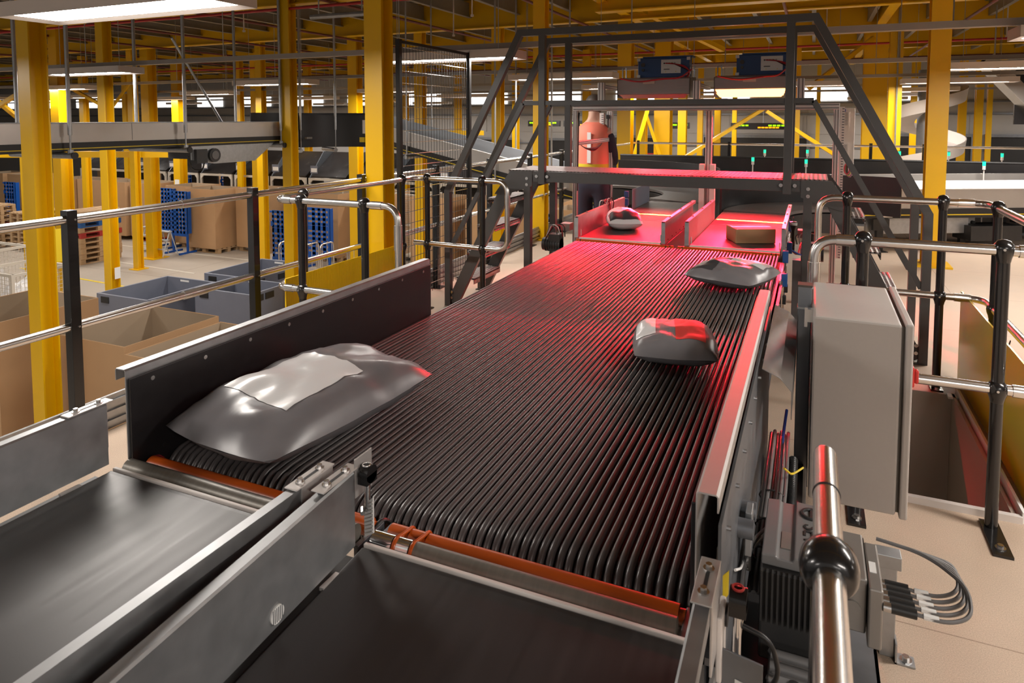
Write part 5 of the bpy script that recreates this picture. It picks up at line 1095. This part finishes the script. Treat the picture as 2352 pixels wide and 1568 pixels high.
for x1, y0, pal, l in [(-15.97, 14.67, 'wood', 'tall cardboard bulk box behind the right blue tool stand'), (-17.25, 15.05, 'wood', 'tall cardboard bulk box behind the left blue tool stand'), (-19.2, 15.3, 'woodr', 'cardboard bulk box on a red pallet beside the slim column'),
        (-20.5, 15.2, None, 'cardboard bulk box between two yellow columns, left centre'), (-21.95, 15.4, None, 'cardboard bulk box above the tall pallet stack, right half'), (-23.2, 15.3, None, 'cardboard bulk box above the tall pallet stack, left half'),
        (-26.55, 15.8, None, 'cardboard bulk box by the blue stand at the far left'), (-28.2, 15.9, None, 'cardboard bulk box at the left picture edge'), (-14.6, 15.3, 'wood', 'cardboard bulk box behind the second black handrail post'),
        (-11.87, 15.1, 'wood', 'cardboard bulk box behind the big blue perforated stand'), (-10.5, 15.6, 'wood', 'cardboard bulk box behind the tall near yellow column'), (-8.6, 15.5, 'wood', 'cardboard bulk box low behind the mesh fence, left'), (-7.0, 15.6, 'wood', 'cardboard bulk box low behind the mesh fence, right'), (-5.6, 15.6, 'wood', 'cardboard bulk box under the stair behind the fence post'),
        (-4.2, 14.6, 'wood', 'cardboard bulk box seen below the bridge beside the person'), (-25.76, 20.9, None, 'distant cardboard bulk box behind the red pallet one'), (-22.5, 20.9, None, 'distant cardboard bulk box right of the scuffed column'), (-29.5, 21.4, None, 'distant cardboard bulk box far left under the conveyor'), (-19.5, 20.4, None, 'distant cardboard bulk box behind the white cart frames')]:
    gaylord(l, x1, y0, 1.2, 1.0, -.47, pal)
# grey folding containers
def folding(label, x0, x1, y0, y1, zt):
    t = thing('folding_container', label, 'container', ((x0 + x1) / 2, (y0 + y1) / 2, ZL)); w_ = .035; z0 = ZL
    for a in ((x0, x1, y0, y0 + w_), (x0, x1, y1 - w_, y1), (x0, x0 + w_, y0 + w_, y1 - w_), (x1 - w_, x1, y0 + w_, y1 - w_)): B().box(*a, z0 + .12, zt).build('side_wall', 'plast', t, bevel=.006)
    B().box(x0, x1, y0, y1, z0, z0 + .12).build('base', 'plast', t)
    for xx, yy in ((x1 + .001, (y0 + y1) / 2), (x1 + .001, y0 + .18)): B().box(xx, xx + .012, yy - .09, yy + .09, zt - .14, zt - .04).build('latch', 'matt', t, bevel=.004); 
    for xx in (x0 + .2,): B().box(xx - .09, xx + .09, y0 - .012, y0, zt - .14, zt - .04).build('latch', 'matt', t, bevel=.004)
    B().box(x0 + .35, x0 + .55, y1 - w_ - .003, y1 - w_, zt - .06, zt - .03).build('label', 'paper', t)
    return t
folding('grey folding plastic container behind the front cardboard box', -10.25, -9.12, 7.05, 8.35, -1.13)
folding('grey folding plastic container in the middle of the row of three', -9.55, -8.45, 8.5, 9.85, -1.05)
folding('grey folding plastic container nearest the second black handrail post', -8.75, -7.62, 7.6, 8.4, -1.02)
# blue perforated tool stands
def blue_stand(label, x, y, h, wd=.62, rz=0):
    t = thing('tool_stand', label, 'stand', (x, y, ZL)); z1 = ZL + h; zb = z1 - 1.25; b = B()
    cols = [-.5, -.22, -.06, .10, .26, .42, .5]; u = wd
    xs_ = [(-.5, -.40), (-.22, -.10), (.02, .12), (.22, .34), (.44, .5)]
    for a, c in xs_: b.box(x + a * u, x + c * u, y - .01, y + .01, zb, z1)
    n = 9
    for k in range(n + 1): b.box(x - .5 * u, x + .5 * u, y - .01, y + .01, zb + k * (1.25 - .06) / n, zb + k * (1.25 - .06) / n + (.075 if k != 5 else .12))
    b.build('perforated_panel', 'blue', t)
    B().box(x - .62 * u, x - .46 * u, y - .02, y + .02, z1 - .05, z1).box(x - .56 * u, x - .46 * u, y - .02, y + .02, z1 - .42, z1 - .28).build('side_hook', 'blue', t)
    B().box(x + .44 * u, x + .5 * u, y - .02, y + .14, zb, z1).build('side_flange', 'blue', t)
    for a in (-.47, .47): B().box(x + a * u - .025, x + a * u + .025, y - .025, y + .025, ZL, zb).build('leg', 'blue', t); B().box(x + a * u - .03, x + a * u + .03, y - .3, y + .3, ZL, ZL + .05).build('foot', 'blue', t)
    B().box(x - .47 * u, x + .47 * u, y - .02, y + .02, zb - .08, zb).build('cross_bar', 'blue', t)
    return t
for a in [('blue perforated tool stand, left of the pair with step ladders', -18.30, 14.9, 1.83), ('blue perforated tool stand, right of the pair with step ladders', -17.15, 14.45, 1.83), ('blue tool stand half hidden by the near yellow column', -13.05, 14.2, 1.5), ('big blue perforated tool stand between the round black posts', -11.95, 14.35, 1.62, .8),
          ('blue tool stand at the far left before a cardboard box', -26.4, 15.1, 1.7), ('small blue tool stand far behind the boxes, left', -23.2, 20.2, 1.9), ('small blue tool stand far behind a white cart frame', -21.3, 20.2, 1.85), ('blue tool stand far behind the slim columns', -27.0, 20.6, 1.95),
          ('blue tool stand behind the mesh fence, left', -9.0, 15.7, 1.75), ('blue tool stand behind the mesh fence, right', -7.4, 15.9, 1.75), ('blue tool stand under the crossover stair', -5.6, 15.2, 1.7), ('blue tool stand seen below the bridge beside the yellow column', -4.3, 14.2, 1.6)]: blue_stand(*a)
def ladder(label, x, y):
    t = thing('step_ladder', label, 'ladder', (x, y, ZL)); h = .75
    for s in (-.2, .2): B().cyl((x + s, y - .25, ZL), (x + s * .8, y + .05, ZL + h), .016, 6).cyl((x + s, y + .28, ZL), (x + s * .8, y + .05, ZL + h), .014, 6).build('leg', 'paleblue', t)
    for k in range(3): B().box(x - .2, x + .2, y - .25 + k * .09, y - .09 + k * .09, ZL + .22 + k * .24, ZL + .245 + k * .24).build('step', 'paleblue', t)
    return t
ladder('small pale step ladder before the left blue tool stand', -18.35, 14.35); ladder('small pale step ladder before the right blue tool stand', -17.2, 13.95)
def trolley(label, x, y):
    t = thing('trolley', label, 'trolley', (x, y, ZL))
    B().box(x - .4, x + .4, y - .25, y + .25, ZL + .12, ZL + .16).build('deck', 'galvd', t)
    for a in (-.4, .4): 
        B().tube(fillet([(x + a, y - .25, ZL + .14), (x + a, y - .25, ZL + .95), (x + a, y + .25, ZL + .95), (x + a, y + .25, ZL + .14)], .12), .018, 8).build('hoop', 'rail', t, smooth=60)
        for c in (-.18, 0, .18): B().cyl((x + a, y + c, ZL + .16), (x + a, y + c, ZL + .94), .008, 6).build('hoop_bar', 'rail', t)
    for a in (-.34, .34):
        for c in (-.2, .2): B().cyl((x + a, y + c - .02, ZL + .06), (x + a, y + c + .02, ZL + .06), .06, 12).build('wheel', 'matt', t, smooth=40)
trolley('steel hoop trolley behind the yellow panel, left', -11.5, 13.1); trolley('steel hoop trolley behind the yellow panel, right', -10.4, 13.3)
bt = thing('bottle_crate', 'dark blue plastic lattice crate beside the yellow panel', 'crate', (-7.4, 9.5, ZL))
for k in range(7): B().bar((-7.78 + k * .11, 9.2, ZL), (-7.6 + k * .11, 9.2, ZL + 1.0), .02, .02, (0, 1, 0)).bar((-7.6 + k * .11, 9.2, ZL), (-7.78 + k * .11, 9.2, ZL + 1.0), .02, .02, (0, 1, 0)).build('lattice_bar', 'cladb', bt)
B().box(-7.8, -6.95, 9.18, 9.22, ZL + 1.0, ZL + 1.35).box(-7.8, -7.76, 9.18, 9.9, ZL, ZL + 1.35).box(-6.99, -6.95, 9.18, 9.9, ZL, ZL + 1.35).box(-7.8, -6.95, 9.2, 9.9, ZL, ZL + .1).build('crate_wall', 'cladb', bt)
def cage(label, x, y, wx=.9, wy=.7, h=1.7, bagm=True):
    t = thing('roll_cage', label, 'cage', (x, y, ZL)); z1 = ZL + h; z0 = ZL + .15
    b = B()
    for a in (-wx / 2, wx / 2):
        for c in (-wy / 2, wy / 2): b.box(x + a - .022, x + a + .022, y + c - .022, y + c + .022, z0, z1)
    for z in (z0, z0 + h * .45, z1 - .04):
        for a in (-wx / 2, wx / 2): b.box(x + a - .018, x + a + .018, y - wy / 2, y + wy / 2, z, z + .04)
        b.box(x - wx / 2, x + wx / 2, y + wy / 2 - .018, y + wy / 2 + .018, z, z + .04); b.box(x - wx / 2, x + wx / 2, y - wy / 2 - .018, y - wy / 2 + .018, z, z + .04)
    b.build('frame', 'cream', t)
    b = B()
    for k in range(1, int(wx / .055)): b.cyl((x - wx / 2 + k * .055, y - wy / 2, z0), (x - wx / 2 + k * .055, y - wy / 2, z1), .0035, 4, caps=False)
    for k in range(1, int(wy / .055)): b.cyl((x + wx / 2, y - wy / 2 + k * .055, z0), (x + wx / 2, y - wy / 2 + k * .055, z1), .0035, 4, caps=False)
    for k in range(1, int(h / .06)): b.cyl((x - wx / 2, y - wy / 2, z0 + k * .06), (x + wx / 2, y - wy / 2, z0 + k * .06), .0035, 4, caps=False).cyl((x + wx / 2, y - wy / 2, z0 + k * .06), (x + wx / 2, y + wy / 2, z0 + k * .06), .0035, 4, caps=False)
    o = b.build('wire_mesh', 'cream', t); o['kind'] = 'stuff'
    B().box(x - wx / 2, x + wx / 2, y - wy / 2, y + wy / 2, z0 - .03, z0).build('deck', 'cream', t)
    for a in (-.35, .35):
        for c in (-.25, .25): B().cyl((x + a - .02, y + c, ZL + .06), (x + a + .02, y + c, ZL + .06), .06, 10).build('wheel', 'matt', t)
    if bagm:
        s = bag('sack', label.replace('wire roll cage', 'white sack inside the wire roll cage')[:90], (x, y, z0 + .002), wx * .8, wy * .8, h * .9, 'bagw', 0, x)
        s['category'] = 'sack'
cage('wire roll cage with white sacks behind the left boxes', -10.9, 6.35, .9, .8, 1.75)
cage('wire roll cage nearest the left picture edge', -12.3, 6.6, .9, .8, 1.9)
for i, (x, y) in enumerate([(-13.0, 16.5), (-11.6, 16.55), (-10.2, 16.5)]): cage('wire roll cage in the row under the chutes, %s' % ['left', 'middle', 'right'][i], x, y, 1.1, .8, 1.9, False)
po = tag(B().box(-10.35, -10.345, 6.3, 6.65, -.55, -.05).build('poster', 'yline', loc=(-10.35, 6.5, -.3)), 'yellow poster on the roll cage behind the left column', 'poster')
